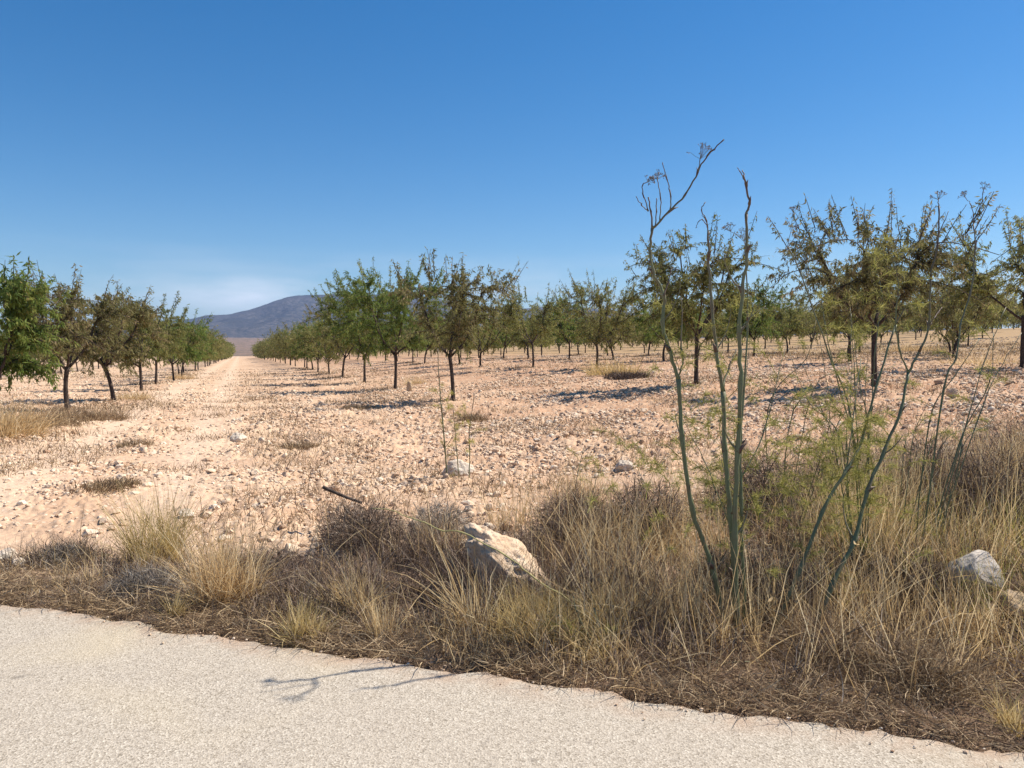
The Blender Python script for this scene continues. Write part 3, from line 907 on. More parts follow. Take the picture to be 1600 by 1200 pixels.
def bush_mesh(name, n, rad, h, mat, seed, width=.003, nseg=4):
    """dead wiry bush: twigs that branch outward from a few woody stems"""
    g = np.random.default_rng(seed)
    mb = MB()
    for k in range(9):
        a = g.uniform(0, 6.28); e = np.array([math.cos(a) * rad * g.uniform(.2, .7), math.sin(a) * rad * g.uniform(.2, .7), h * g.uniform(.4, .85)])
        mb.tube(bez(np.array([0, 0, -.03]), e * .5 + g.normal(0, .05, 3), e, 5), np.linspace(.007, .003, 5), 4, g.uniform(.2, .7))
    u = g.normal(size=(n, 3)); u /= np.linalg.norm(u, axis=1)[:, None]; u[:, 2] = np.abs(u[:, 2])
    rr = g.random(n) ** .5
    b = u * rr[:, None] * np.array([rad * .85, rad * .85, h * .75])
    d = u * .7 + g.normal(0, .7, (n, 3)) + np.array([0, 0, .25])
    mb.ribbons(b, d, g.uniform(.10, .28, n) * (rad + h), width * g.uniform(.5, 1.3, n), nseg, .15, .28, None, g)
    return mb.mesh(name, mat)


def put_mesh(name, me, px, py, label, cat, group=None, rz=0, z=0, at=None):
    p = px_ground(px, py) if at is None else Vector((at[0], at[1], 0))
    o = link(name, me, None, (p.x, p.y, gh(p.x, p.y) + z))
    o.rotation_euler = (0, 0, rz)
    return tag(o, label, cat, group)


def verge_back(s):
    """how far from the road the rough verge reaches, along the road"""
    return np.interp(s, [-8, -4.5, -3.2, -2.2, -1.2, -.3, .6, 2, 4, 8], [4.6, 4.75, 5.1, 5.5, 5.95, 6.3, 7.0, 8.3, 9.6, 11])


def build_cover():
    g = np.random.default_rng(77)

    def pts(n, s0=-5.2, s1=6.5, inner=0.02, power=1.0, extra=0.0):
        s = g.uniform(s0, s1, n)
        e = road_edge(s); bk = verge_back(s) + extra + .5 * (fbm(s * 2, s * 0, 3, 51) - .5)
        w = e + inner + (bk - e - inner) * g.random(n) ** power
        x = s * SX + w * WX; y = s * SY + w * WY
        k = (y > 2.2) & (np.abs(x) < .78 * y + 1.7)
        k &= (((x + .52) ** 2 + (y - 4.72) ** 2) > .035 + .03 * g.random(n)) & (((x - 3.5) ** 2 + (y - 5.9) ** 2) > .06 + .06 * g.random(n))
        return x[k], y[k], s[k], w[k]

    def layer(name, n, hmin, hmax, mat, width, label, tilt=.5, droop=.4, wig=.12, patch=None, nseg=3, inner=.03, power=1.0, flat=0.0, extra=0.0, s0=-5.2, s1=6.5, bias=None):
        x, y, s, w = pts(n, s0, s1, inner, power, extra)
        if patch is not None:
            f, lo, hi, sd = patch
            k = g.random(len(x)) < sstep(lo, hi, fbm(x * f, y * f, 3, sd))
            x, y, s, w = x[k], y[k], s[k], w[k]
        k = g.random(len(x)) < .12 + .88 * sstep(.36, .46, fbm(x * 2.8, y * 2.8, 3, 131)); x, y, s, w = x[k], y[k], s[k], w[k]
        if bias is not None:
            k = g.random(len(x)) < bias(s, w); x, y, s, w = x[k], y[k], s[k], w[k]
        m = len(x)
        z = ground_h(x, y) - .01
        a = g.uniform(0, 6.28, m)
        t = np.abs(g.normal(0, tilt, m)) + flat
        d = np.stack([np.cos(a) * np.sin(t), np.sin(a) * np.sin(t), np.cos(t)], -1)
        tall = .42 + .58 * sstep(0, .9, w - road_edge(s))            # lower right beside the road
        thin = sstep(-4.5, -1.5, s) * .45 + .55
        L = (hmin + (hmax - hmin) * g.random(m) ** 1.7) * tall * thin
        zz = z + g.random(m) * L * .3 * (flat > 0)
        mb = MB()
        mb.ribbons(np.stack([x, y, zz], -1), d, L, width * g.uniform(.5, 1.3, m), nseg, droop, wig, None, g)
        o = link(name, mb.mesh(name, mat))
        tag(o, label, None, None, 'stuff')

    grassy = lambda s, w: (.16 + .84 * sstep(-2.6, -1.2, s)) * (1 - .6 * sstep(.9, 1.9, s))
    layer('thatch', 84000, .07, .24, THATCH, .0040, 'matted dry brown grass litter covering the roadside verge', .95, .3, .28, None, 3, -.05, 1.15, .3)
    layer('dead_scrub', 96000, .12, .44, SCRUB, .0040, 'wiry dead purplish brown weed cover across the verge', .75, .05, .30, (1.5, .40, .56, 63), 4, .05, .85, .1)
    layer('dry_grass', 54000, .14, .60, STRAW, .0040, 'thin straw coloured dry grass standing over the verge', .45, .35, .12, (1.6, .36, .56, 67), 4, .0, 1.0, bias=grassy)
    layer('long_straw', 14000, .35, .85, STRAW, .0048, 'long bleached straw stalks leaning every way over the verge', .7, .18, .06, (1.0, .34, .55, 69), 4, .1, .9, bias=grassy)
    layer('grey_scrub', 14000, .06, .24, SCRUB_GREY, .0036, 'low grey green dead weed cover along the left verge', .8, .1, .3, None, 3, .02, 1.2, .2, -.35, -5.2, -1.2)
    s = g.uniform(-5.6, 6.5, 34000); w = road_edge(s) - .07 + np.abs(g.normal(0, .34, 34000)); x = s * SX + w * WX; y = s * SY + w * WY
    k = g.random(34000) < sstep(.3, .55, fbm(x * 2.5, y * 2.5, 3, 99)) + .15; x, y, s, w = x[k], y[k], s[k], w[k]; m = len(x)
    a = g.uniform(0, 6.28, m); mb = MB()
    mb.ribbons(np.stack([x, y, np.maximum(ground_h(x, y), np.where(w < road_edge(s) - .05, .012, -1)) + .008 + .03 * g.random(m)], -1), np.stack([np.cos(a), np.sin(a), np.abs(g.normal(0, .25, m))], -1), g.uniform(.05, .2, m), .0038 * g.uniform(.5, 1.2, m), 3, .12, .3, None, g)
    tag(link('straw_litter', mb.mesh('straw_litter', THATCH)), 'broken straw litter lying along the road edge', None, None, 'stuff')
    # sparse tall thin grass on the field side, right of centre
    x, y, s, w = pts(9000, .3, 4.4, 1.2, .9)
    k = g.random(len(x)) < sstep(.45, .62, fbm(x * 1.7, y * 1.7, 3, 83)); x, y = x[k], y[k]
    m = len(x); a = g.uniform(0, 6.28, m); t = np.abs(g.normal(0, .5, m))
    mb = MB(); mb.ribbons(np.stack([x, y, ground_h(x, y) + .1 * g.random(m)], -1), np.stack([np.cos(a) * np.sin(t), np.sin(a) * np.sin(t), np.cos(t)], -1), g.uniform(.12, .5, m), .0036, 4, .3, .2, None, g)
    tag(link('green_weeds', mb.mesh('green_weeds', FEN_LEAF)), 'yellow green weeds tangled around the fennel stalks', None, None, 'stuff')
    x, y, s, w = pts(9000, -.8, 6.5, 2.2, .8, 1.8)
    k = g.random(len(x)) < sstep(.42, .6, fbm(x * 1.2, y * 1.2, 3, 87)); x, y = x[k], y[k]
    m = len(x); a = g.uniform(0, 6.28, m); t = np.abs(g.normal(0, .22, m))
    mb = MB(); mb.ribbons(np.stack([x, y, ground_h(x, y) - .01], -1), np.stack([np.cos(a) * np.sin(t), np.sin(a) * np.sin(t), np.cos(t)], -1), g.uniform(.25, .75, m), .0028, 4, .2, .05, None, g)
    x, y, s, w = pts(9000, .4, 3.4, 2.0, .8, .6)
    k = g.random(len(x)) < sstep(.40, .58, fbm(x * 1.6, y * 1.6, 3, 89)); x, y = x[k], y[k]
    m = len(x); a = g.uniform(0, 6.28, m); t = np.abs(g.normal(0, .38, m))
    mb.ribbons(np.stack([x, y, ground_h(x, y) - .01], -1), np.stack([np.cos(a) * np.sin(t) + .12, np.sin(a) * np.sin(t), np.cos(t)], -1), .3 + .6 * g.random(m) ** 1.5, .0038, 4, .25, .09, None, g)
    tag(link('tall_grass', mb.mesh('tall_grass', STRAW)), 'sparse tall wispy dry grass at the back of the verge', None, None, 'stuff')
    # low weeds on the field, in patches
    n = 150000
    r = np.sqrt(g.uniform(6.5 ** 2, 62 ** 2, n)) ; tt = np.radians(g.uniform(-36, 36, n))
    r = np.where(g.random(n) < .45, g.uniform(6.5, 28, n), r)
    x = np.sin(tt) * r; y = np.cos(tt) * r
    v = x * VX + y * VY; w = x * WX + y * WY; s = x * SX + y * SY
    pt = fbm(x * .8, y * .8, 4, 95) + .16 * np.exp(-((v - .7) / .7) ** 2) + .13 * np.exp(-((np.abs(v - 1) - 4.4) / 1.0) ** 2) + .10 * sstep(20, 34, v) - .10 * np.exp(-((v + 1.6) / 1.1) ** 2)
    k = (w > verge_back(s) - .3) & (g.random(n) < sstep(.51, .64, pt))
    x, y, v, r = x[k], y[k], v[k], r[k]; m = len(x)
    a = g.uniform(0, 6.28, m); t = np.abs(g.normal(0, .9, m))
    tb = np.array([(o.location.x, o.location.y) for o in COL.objects if o.get('category') == 'tree' and math.hypot(o.location.x, o.location.y) < 75])
    pk = tb[g.integers(0, len(tb), 24000)]; rr_ = np.abs(g.normal(0, 1.0, 24000)); aa_ = g.uniform(0, 6.28, 24000)
    wx = pk[:, 0] + np.cos(aa_) * rr_ - .9 * g.random(24000); wy = pk[:, 1] + np.sin(aa_) * rr_
    kk = g.random(24000) < sstep(.45, .6, fbm(wx * 1.3, wy * 1.3, 3, 97)); wx, wy = wx[kk], wy[kk]
    x = np.concatenate([x, wx]); y = np.concatenate([y, wy]); r = np.hypot(x, y); v = x * VX + y * VY; m = len(x)
    a = g.uniform(0, 6.28, m); t = np.abs(g.normal(0, .9, m))
    mb = MB(); mb.ribbons(np.stack([x, y, ground_h(x, y)], -1), np.stack([np.cos(a) * np.sin(t), np.sin(a) * np.sin(t), np.cos(t) + .15], -1), g.uniform(.06, .20, m) * (1 + .5 * sstep(18, 40, v)), .004 + .00035 * r, 3, .2, .25, None, g)
    tag(link('field_weeds', mb.mesh('field_weeds', THATCH)), 'low dry brown weeds in patches over the stony field', None, None, 'stuff')


def build_tufts():
    GT, GB, GF = 'dry grass tufts on the verge', 'dead bushes on the verge', 'dry weed clumps on the orchard floor'
    T = lambda px, py, n, h, sp, mat, seed, label, lean=(0, 0), rad=.05, w=.003, droop=.25: put_mesh('grass_tuft', tuft_mesh('grass_tuft', n, h, sp, mat, seed, w, lean, droop, rad), px, py, label, 'grass tuft', GT)
    T(238, 880, 800, .80, .26, STRAW_GOLD, 1, 'tall golden grass tuft at the left, seen against the pale field', (-.12, 0), .10)
    T(352, 945, 900, .74, .46, STRAW, 2, 'wide fan of pale straw left of centre leaning over the verge', (-.05, 0), .10)
    T(276, 967, 130, .24, .35, STRAW_GOLD, 3, 'small yellowish tuft growing on the road edge at left', (-.15, 0), .03, .004)
    T(480, 1005, 340, .34, .42, STRAW_GOLD, 4, 'short yellow grass tuft at the road edge below the grey stone', (0, 0), .06, .0035)
    T(596, 1000, 160, .42, .22, STRAW, 5, 'upright straw tuft left of the dark hollow by the road', (-.2, 0), .05)
    T(742, 990, 90, .72, .2, STRAW, 6, 'long straw stalks leaning left in front of the big boulder', (-.28, 0), .04, .0042)
    T(826, 985, 900, .42, .34, STRAW_GOLD, 7, 'thick golden tuft growing right in front of the big boulder', (-.05, 0), .16)
    T(910, 1010, 700, .44, .4, STRAW_GOLD, 8, 'dense straw tuft right of the boulder near the green stems', (-.05, 0), .14)
    T(960, 985, 500, .52, .3, STRAW, 9, 'tall straw tuft between the boulder and the tall fennel', (-.12, 0), .10)
    T(820, 830, 260, .70, .22, STRAW, 10, 'thin pinkish grass tuft standing behind the big boulder', (0, 0), .14)
    T(905, 800, 300, .72, .18, STRAW, 11, 'tall wispy grass clump at the field edge right of the boulder', (0, 0), .16)
    T(560, 960, 330, .48, .4, STRAW, 12, 'loose straw tuft above the road edge left of the hollow', (-.1, 0), .09)
    T(1495, 985, 650, .52, .45, STRAW, 13, 'brown arching grass in front of the rounded grey boulder', (.35, -.1), .12, .003, .9)
    T(1580, 1140, 240, .26, .35, STRAW_GOLD, 14, 'yellow green tuft at the lower right corner by the road', (.1, 0), .06, .0035)
    T(1335, 960, 350, .5, .35, STRAW, 15, 'straw tuft behind the leaning dark fennel stem', (0, 0), .10)
    T(1100, 1000, 420, .42, .45, STRAW, 16, 'straw tuft at the foot of the tall fennel stalks', (-.1, 0), .12)
    T(690, 870, 220, .5, .3, STRAW, 17, 'straw tuft against the left side of the big boulder', (-.1, 0), .08)
    B = lambda px, py, n, r, h, mat, seed, label, w=.0032: put_mesh('dead_bush', bush_mesh('dead_bush', n, r, h, mat, seed, w), px, py, label, 'bush', GB)
    B(566, 858, 3600, .42, .42, SCRUB, 31, 'domed dark dead bush beneath the dark stick')
    B(690, 840, 1800, .34, .32, SCRUB_GREY, 32, 'grey dead bush just left of the big boulder top')
    B(900, 850, 3200, .40, .48, SCRUB, 33, 'dark dead bush at the right shoulder of the big boulder')
    B(1010, 850, 3200, .40, .52, SCRUB, 34, 'dark purple brown dead bush left of the tall fennel stalks')
    B(1180, 820, 4600, .55, .8, SCRUB, 35, 'large dead bush tangled behind the tall fennel stalks')
    B(1320, 800, 4400, .55, .8, SCRUB, 36, 'brown dead bush behind the leaning fennel stems')
    B(1450, 800, 4200, .55, .75, SCRUB, 37, 'rounded dead bush above the grey boulder at right')
    B(1560, 830, 4200, .55, .8, SCRUB, 38, 'brown dead bush at the right edge above the boulders')
    B(1585, 740, 2600, .6, .6, SCRUB, 39, 'dead bush farthest back at the right edge')
    B(1420, 935, 2600, .34, .32, SCRUB, 40, 'dead twiggy bush left of the rounded grey boulder')
    B(1290, 1040, 2600, .36, .26, THATCH, 41, 'low tangled bush at the foot of the leaning fennel stem')
    B(1450, 1080, 2600, .38, .24, THATCH, 42, 'low wiry bush beside the road at lower right')
    B(1140, 930, 2200, .3, .36, SCRUB, 43, 'reddish brown dead bush around the tall fennel bases')
    B(95, 880, 1500, .2, .16, SCRUB_GREY, 44, 'small grey bush beside the white stones at left')
    B(225, 930, 1800, .26, .2, SCRUB_GREY, 45, 'low grey bush behind the small yellowish road edge tuft')
    B(430, 905, 2000, .3, .26, SCRUB, 46, 'low brown bush right of the wide pale straw fan')
    B(1240, 950, 2000, .3, .36, SCRUB, 47, 'brown bush between the tall stalks and leaning fennel')
    # clumps out on the orchard floor
    def field(px, py, n, h, r, mat, seed, label, w=.006):
        p = px_ground(px, py)
        put_mesh('weed_clump', tuft_mesh('weed_clump', n, h, .75, mat, seed, w, (0, 0), .3, r), px, py, label, 'weeds', GF, at=(p.x, p.y))
    field(128, 655, 2600, .62, 1.0, THATCH, 51, 'round brown grass clump at the foot of the purplish tree', .007)
    field(15, 685, 2000, 1.15, .7, STRAW, 52, 'tall straw clump under the green tree at left edge', .007)
    field(60, 668, 1300, .6, .8, THATCH, 53, 'brown grass clump between the two nearest left trees', .007)
    field(205, 625, 900, .5, .6, STRAW, 54, 'straw clump right of the slanting trunk in left row', .009)
    field(284, 592, 700, .6, .8, STRAW, 55, 'pale grass clump beside the track far along left row', .012)
    field(960, 585, 900, .95, 1.1, STRAW_GOLD, 56, 'yellow grass clump right of the wispy almond tree', .012)
    field(990, 590, 2600, .4, .9, SCRUB, 57, 'dark low weeds right of the wispy almond tree', .012)
    field(740, 655, 1100, .28, .3, THATCH, 58, 'low weeds beside the nearest right row trunk')
    field(560, 640, 2200, .22, .5, THATCH, 59, 'brown weeds in the shade left of the sparse tree')
    field(215, 700, 1100, .18, .25, THATCH, 60, 'low brown weed patch on the track bend at left')
    field(160, 765, 1300, .13, .32, THATCH, 61, 'flat brown weed patch on the bare headland')
    field(470, 700, 1000, .16, .34, THATCH, 62, 'low brown weeds among rubble in the field centre')
    field(1540, 570, 900, .6, 1.4, STRAW, 63, 'pale dry grass below the right edge tree', .010)
    field(1430, 548, 800, .7, 1.8, STRAW, 64, 'dry grass band far behind the forked fennel', .016)
    field(650, 600, 350, .5, .5, STRAW, 65, 'straw weeds beside the upright tan stone', .008)


# ------------------------------------------------------------------ fennel
def smooth_poly(pts, n=5):
    """Catmull-Rom through the joints"""
    P = np.asarray(pts, float)
    if len(P) < 3: return np.linspace(P[0], P[-1], n + 1)
    Q = np.concatenate([[2 * P[0] - P[1]], P, [2 * P[-1] - P[-2]]])
    out = []
    for i in range(1, len(Q) - 2):
        t = np.linspace(0, 1, n, endpoint=False)[:, None]
        a, b, c, d = Q[i - 1], Q[i], Q[i + 1], Q[i + 2]
        out.append(.5 * ((2 * b) + (c - a) * t + (2 * a - 5 * b + 4 * c - d) * t ** 2 + (3 * b - a - 3 * c + d) * t ** 3))
    return np.concatenate(out + [P[-1:]])


def umbel(mb, p, up, r, g, n=12):
    up = np.asarray(up, float); up /= np.linalg.norm(up)
    for i in range(n):
        d = up + g.normal(0, .62, 3); d /= np.linalg.norm(d)
        e = p + d * r * g.uniform(.75, 1.1)
        mb.tube([p, (p + e) / 2 + g.normal(0, r * .03, 3), e], [.0011, .0009, .0008], 3, .8)
        for k in range(4):
            d2 = d + g.normal(0, .7, 3); d2 /= np.linalg.norm(d2)
            e2 = e + d2 * r * .25
            mb.tube([e, e2], [.0007, .0006], 3, .85)
            mb.tube([e2, e2 + d2 * .006], [.002, .0012], 4, .95)


def fennel(label, stems, group, leaf=0, seed=0, base_px=None, depth=4.4, mat=None, rad=.008, leaf_sites=()):
    """stems: list of dicts of pixel joints at slightly differing depth"""
    g = np.random.default_rng(seed)
    bp = px_ground(*base_px)
    base = Vector((bp.x, bp.y, gh(bp.x, bp.y)))
    e = link('fennel_plant', None, None, base)
    e.empty_display_size = .1
    tag(e, label, 'plant', group)
    mat = mat or FEN_STEM
    fol = MB()
    for st in stems:
        y0, y1 = st.get('y', (base.y, base.y))
        J = st['p']
        ts = np.linspace(0, 1, len(J))
        P = np.array([px_at(a, b, y0 + (y1 - y0) * t)[:] for (a, b), t in zip(J, ts)]) - np.array(base)
        if st.get('root'):
            P[0, 2] = min(P[0, 2], 0) - .05
        S = smooth_poly(P, 5)
        r0, r1 = ((1.25 if q_ > .0075 else 1.02) * q_ for q_ in st.get('r', (rad, rad * .5)))
        t0, t1 = st.get('t', (.15, .7))
        n = len(S)
        q = np.linspace(0, 1, n)
        rr = r0 + (r1 - r0) * q
        mb = MB()
        jn = np.zeros(n, bool); jn[::5] = True
        rr = rr * np.where(jn, 1.38, 1.0); S = S + g.normal(0, .0022, S.shape) * (np.arange(n) % 5 != 0)[:, None]
        mb.tube(S, rr, 7, np.clip(t0 + (t1 - t0) * q + np.where(jn, .14, 0) * (q > .05), 0, 1))
        for i in range(5, n - 1, 5):
            if r0 > .0064 and g.random() < .55:
                tg = S[min(i + 1, n - 1)] - S[i - 1]; tg /= np.linalg.norm(tg) + 1e-9
                sd = g.normal(size=3); sd -= tg * (sd @ tg); sd /= np.linalg.norm(sd); L = g.uniform(.08, .26)
                tw = smooth_poly([S[i], S[i] + sd * L * .35 + tg * L * .4, S[i] + sd * L * .6 + tg * L * .95, S[i] + sd * L * .62 + tg * L * 1.3], 3)
                mb.tube(tw, np.linspace(rr[i] * .4, .0009, len(tw)), 5, .75)
                if st.get('leaf', leaf) and i < n * .5: add_feather(fol, tw[-1], g, .7)
        # withered sheaths at the joints
        for i in range(5, n - 1, 5):
            if st.get('sheath', True) and g.random() < .6:
                tg = S[min(i + 1, n - 1)] - S[i - 1]; tg /= np.linalg.norm(tg) + 1e-9
                sd = np.cross(tg, g.normal(size=3)); sd /= np.linalg.norm(sd)
                L = g.uniform(.02, .05) * (rr[i] / .006) ** .5
                mb.tube([S[i] - tg * .005, S[i] + tg * L * .5 + sd * rr[i] * 1.1, S[i] + tg * L + sd * (rr[i] * 2 + L * .22)], [rr[i] * 1.15, rr[i] * .75, .001], 5, .95)
        if st.get('umbel'):
            umb = MB(); umbel(umb, S[-1], S[-1] - S[-4] + np.array([0, 0, .02]), st['umbel'], g); link('umbel', umb.mesh('umbel', mat), e)
        link('stem', mb.mesh('stem', mat, True), e)
        # feathery leaves
        nl = st.get('leaf', leaf)
        if nl:
            for k in range(nl):
                i = int(g.uniform(.08, st.get('lmax', .75)) * (n - 1)); p0 = S[i]
                add_feather(fol, p0, g)
    for (a, b, yy) in leaf_sites:
        p0 = np.array(px_at(a, b, yy)[:]) - np.array(base)
        add_feather(fol, p0, g, big=1.0)
    if fol.n: link('foliage', fol.mesh('foliage', FEN_LEAF), e)
    return e


def add_feather(fol, p0, g, big=1.0):
    d = g.normal(0, 1, 3); d[2] = abs(d[2]) * .4 + .35; d /= np.linalg.norm(d)
    L = g.uniform(.10, .24) * big
    rach = smooth_poly([p0, p0 + d * L * .5 + np.array([0, 0, .01]), p0 + d * L - np.array([0, 0, .03 * big])], 4)
    fol.tube(rach, np.linspace(.002, .001, len(rach)), 3, .35)
    n = int(60 * big)
    i = g.integers(2, len(rach), n)
    b = rach[i]
    dd = d[None] * .5 + g.normal(0, .75, (n, 3))
    fol.ribbons(b, dd, g.uniform(.03, .08, n), .0027, 3, .1, .25, None, g)


def build_fennel():
    GF = 'wild fennel plants on the verge'
    Y = 4.3
    main = [
        dict(p=[(1137, 955), (1112, 885), (1082, 795), (1066, 685), (1060, 592)], y=(4.25, 4.2), r=(.0105, .0085), t=(.2, .4), root=1, leaf=2),
        dict(p=[(1060, 592), (1045, 545), (1035, 503), (1037, 463), (1021, 425), (1016, 395), (1019, 357)], y=(4.2, 4.12), r=(.008, .0062), t=(.4, .62)),
        dict(p=[(1019, 357), (1046, 330), (1070, 305), (1090, 270), (1106, 242), (1131, 218)], y=(4.12, 4.0), r=(.0055, .0028), t=(.65, .95)),
        dict(p=[(1091, 268), (1094, 248)], y=(4.03, 4.03), r=(.0028, .0018), t=(.8, .9), umbel=.06, sheath=False),
        dict(p=[(1019, 357), (1017, 330), (1013, 308)], y=(4.12, 4.12), r=(.005, .0028), t=(.8, 1)),
        dict(p=[(1013, 330), (1006, 308), (1004, 290), (1012, 284)], y=(4.12, 4.16), r=(.003, .0018), t=(.9, 1), umbel=.03),
        dict(p=[(1013, 330), (1002, 320), (994, 307)], y=(4.12, 4.07), r=(.0028, .0016), t=(.7, .9)),
        dict(p=[(1024, 355), (1026, 330), (1026, 310)], y=(4.12, 4.15), r=(.0032, .0022), t=(.8, 1)),
        dict(p=[(1031, 345), (1032, 310), (1027, 280)], y=(4.11, 4.16), r=(.003, .002), t=(.6, .9), umbel=.035),
        dict(p=[(1047, 329), (1048, 306), (1042, 280), (1035, 254)], y=(4.1, 4.06), r=(.0034, .0018), t=(.65, .9)),
        dict(p=[(1037, 463), (1044, 442), (1049, 420)], y=(4.15, 4.2), r=(.005, .002), t=(.85, 1), sheath=False),
        dict(p=[(1016, 410), (1011, 405)], y=(4.14, 4.12), r=(.0045, .002), t=(.9, 1), sheath=False),
        dict(p=[(1060, 592), (1067, 562), (1064, 530), (1066, 490), (1064, 465)], y=(4.2, 4.3), r=(.005, .002), t=(.6, .8), leaf=5, lmax=1),
        dict(p=[(1151, 988), (1147, 900), (1140, 800), (1133, 705), (1130, 612)], y=(4.22, 4.25), r=(.011, .009), t=(.2, .5), root=1, leaf=2),
        dict(p=[(1130, 612), (1119, 548), (1113, 482), (1107, 400), (1107, 362)], y=(4.25, 4.25), r=(.008, .005), t=(.45, .9), leaf=1),
        dict(p=[(1107, 362), (1104, 345), (1096, 328), (1102, 316)], y=(4.25, 4.27), r=(.0035, .002), t=(.8, .95)),
        dict(p=[(1106, 356), (1098, 344), (1092, 346), (1087, 356)], y=(4.25, 4.22), r=(.0025, .0014), t=(.9, 1), sheath=False),
        dict(p=[(1130, 605), (1140, 572), (1151, 545)], y=(4.25, 4.4), r=(.006, .003), t=(.6, .8), leaf=3, lmax=1),
        dict(p=[(1156, 990), (1148, 840), (1153, 705), (1157, 600), (1155, 520), (1160, 455), (1167, 392), (1166, 335)], y=(4.2, 4.1), r=(.012, .0062), t=(.2, .72), root=1, leaf=3, lmax=.6),
        dict(p=[(1166, 335), (1171, 318), (1166, 290), (1162, 276)], y=(4.1, 4.08), r=(.006, .0045), t=(.8, 1)),
        dict(p=[(1162, 280), (1156, 268), (1152, 262)], y=(4.08, 4.06), r=(.0028, .0015), t=(.95, 1), sheath=False),
        dict(p=[(1162, 278), (1160, 266)], y=(4.08, 4.1), r=(.0045, .002), t=(1, 1), sheath=False),
        dict(p=[(1166, 915), (1158, 780), (1157, 700), (1162, 610), (1168, 500), (1165, 395)], y=(4.3, 4.36), r=(.008, .003), t=(.3, .6), root=1, leaf=2),
        dict(p=[(1165, 393), (1163, 378)], y=(4.36, 4.36), r=(.0025, .0015), t=(.9, 1), umbel=.06, sheath=False),
        dict(p=[(1158, 372), (1150, 366), (1142, 362)], y=(4.3, 4.33), r=(.002, .001), t=(.7, .9), umbel=.04, sheath=False),
        dict(p=[(1160, 510), (1180, 490), (1196, 478)], y=(4.15, 4.2), r=(.003, .0015), t=(.4, .6), leaf=2, lmax=1),
        dict(p=[(1140, 820), (1100, 720), (1060, 640)], y=(4.3, 4.6), r=(.003, .0015), t=(.3, .6), leaf=3, lmax=1),
        dict(p=[(1150, 760), (1192, 680), (1215, 590), (1228, 540)], y=(4.3, 4.7), r=(.004, .0015), t=(.3, .6), leaf=3, lmax=1),
    ]
    g = np.random.default_rng(3)
    sites = [(g.normal(1130, 75), g.normal(720, 80), g.uniform(4.2, 5.2)) for _ in range(100)]
    fennel('tallest fennel with bare grey green stalks and dried umbels against the sky', main, GF, seed=61, base_px=(1152, 982), leaf_sites=sites)

    lean = [
        dict(p=[(1258, 978), (1300, 915), (1335, 845), (1356, 765), (1380, 710), (1408, 640), (1419, 582)], y=(4.25, 4.7), r=(.0105, .007), t=(.2, .45), root=1, leaf=2),
        dict(p=[(1419, 582), (1437, 548), (1451, 509), (1454, 435), (1465, 380), (1467, 322)], y=(4.7, 4.7), r=(.007, .004), t=(.4, .95)),
        dict(p=[(1467, 322), (1466, 312)], y=(4.7, 4.7), r=(.003, .002), t=(1, 1), umbel=.045),
        dict(p=[(1465, 370), (1476, 345), (1482, 330)], y=(4.7, 4.75), r=(.003, .0016), t=(.9, 1)),
        dict(p=[(1451, 509), (1462, 494), (1472, 480)], y=(4.7, 4.8), r=(.005, .002), t=(.85, 1), sheath=False),
        dict(p=[(1419, 582), (1405, 545), (1399, 508)], y=(4.7, 4.65), r=(.005, .004), t=(.4, .5)),
        dict(p=[(1399, 508), (1403, 462), (1402, 430), (1392, 400)], y=(4.65, 4.6), r=(.004, .0018), t=(.4, .7), leaf=3, lmax=1),
        dict(p=[(1399, 508), (1415, 480), (1420, 470)], y=(4.65, 4.7), r=(.003, .0015), t=(.8, .9), sheath=False),
    ]
    sites = [(g.normal(1340, 45), g.normal(730, 60), g.uniform(4.5, 5.2)) for _ in range(60)] + [(g.normal(1395, 20), g.normal(450, 30), 4.65) for _ in range(9)]
    fennel('dark leaning fennel forked into two stems, rooted right of the tallest one', lean, GF, seed=62, base_px=(1260, 975), leaf_sites=sites)

    pale = [
        dict(p=[(1196, 975), (1250, 890), (1285, 800), (1322, 735), (1346, 690), (1370, 600), (1400, 508)], y=(4.3, 4.9), r=(.009, .0055), t=(.25, .45), root=1, leaf=4),
        dict(p=[(1322, 735), (1335, 640), (1345, 560)], y=(4.6, 5), r=(.004, .002), t=(.4, .6), leaf=3, lmax=1),
    ]
    sites = [(g.normal(1270, 50), g.normal(740, 55), g.uniform(4.6, 5.4)) for _ in range(60)]
    fennel('pale green leaning fennel between the tallest and the dark forked one', pale, GF, seed=63, base_px=(1200, 968), leaf_sites=sites)

    left = [
        dict(p=[(1350, 760), (1330, 655), (1296, 556), (1269, 480), (1250, 425), (1231, 384)], y=(5.3, 5.6), r=(.006, .0035), t=(.3, .7), root=1, leaf=3, lmax=.6),
        dict(p=[(1231, 384), (1236, 355), (1239, 331)], y=(5.6, 5.6), r=(.002, .001), t=(.8, .95), umbel=.03),
        dict(p=[(1233, 384), (1241, 372), (1244, 360)], y=(5.6, 5.62), r=(.002, .001), t=(.85, .95), umbel=.03),
        dict(p=[(1345, 720), (1310, 600), (1288, 500), (1282, 440)], y=(5.35, 5.5), r=(.0045, .002), t=(.3, .5), leaf=4, lmax=1),
        dict(p=[(1340, 700), (1335, 590), (1330, 490)], y=(5.3, 5.5), r=(.004, .0016), t=(.4, .6), leaf=3, lmax=1),
        dict(p=[(1352, 740), (1362, 640), (1366, 560), (1378, 470), (1372, 430)], y=(5.3, 5.5), r=(.0045, .0018), t=(.3, .6), leaf=5, lmax=1),
    ]
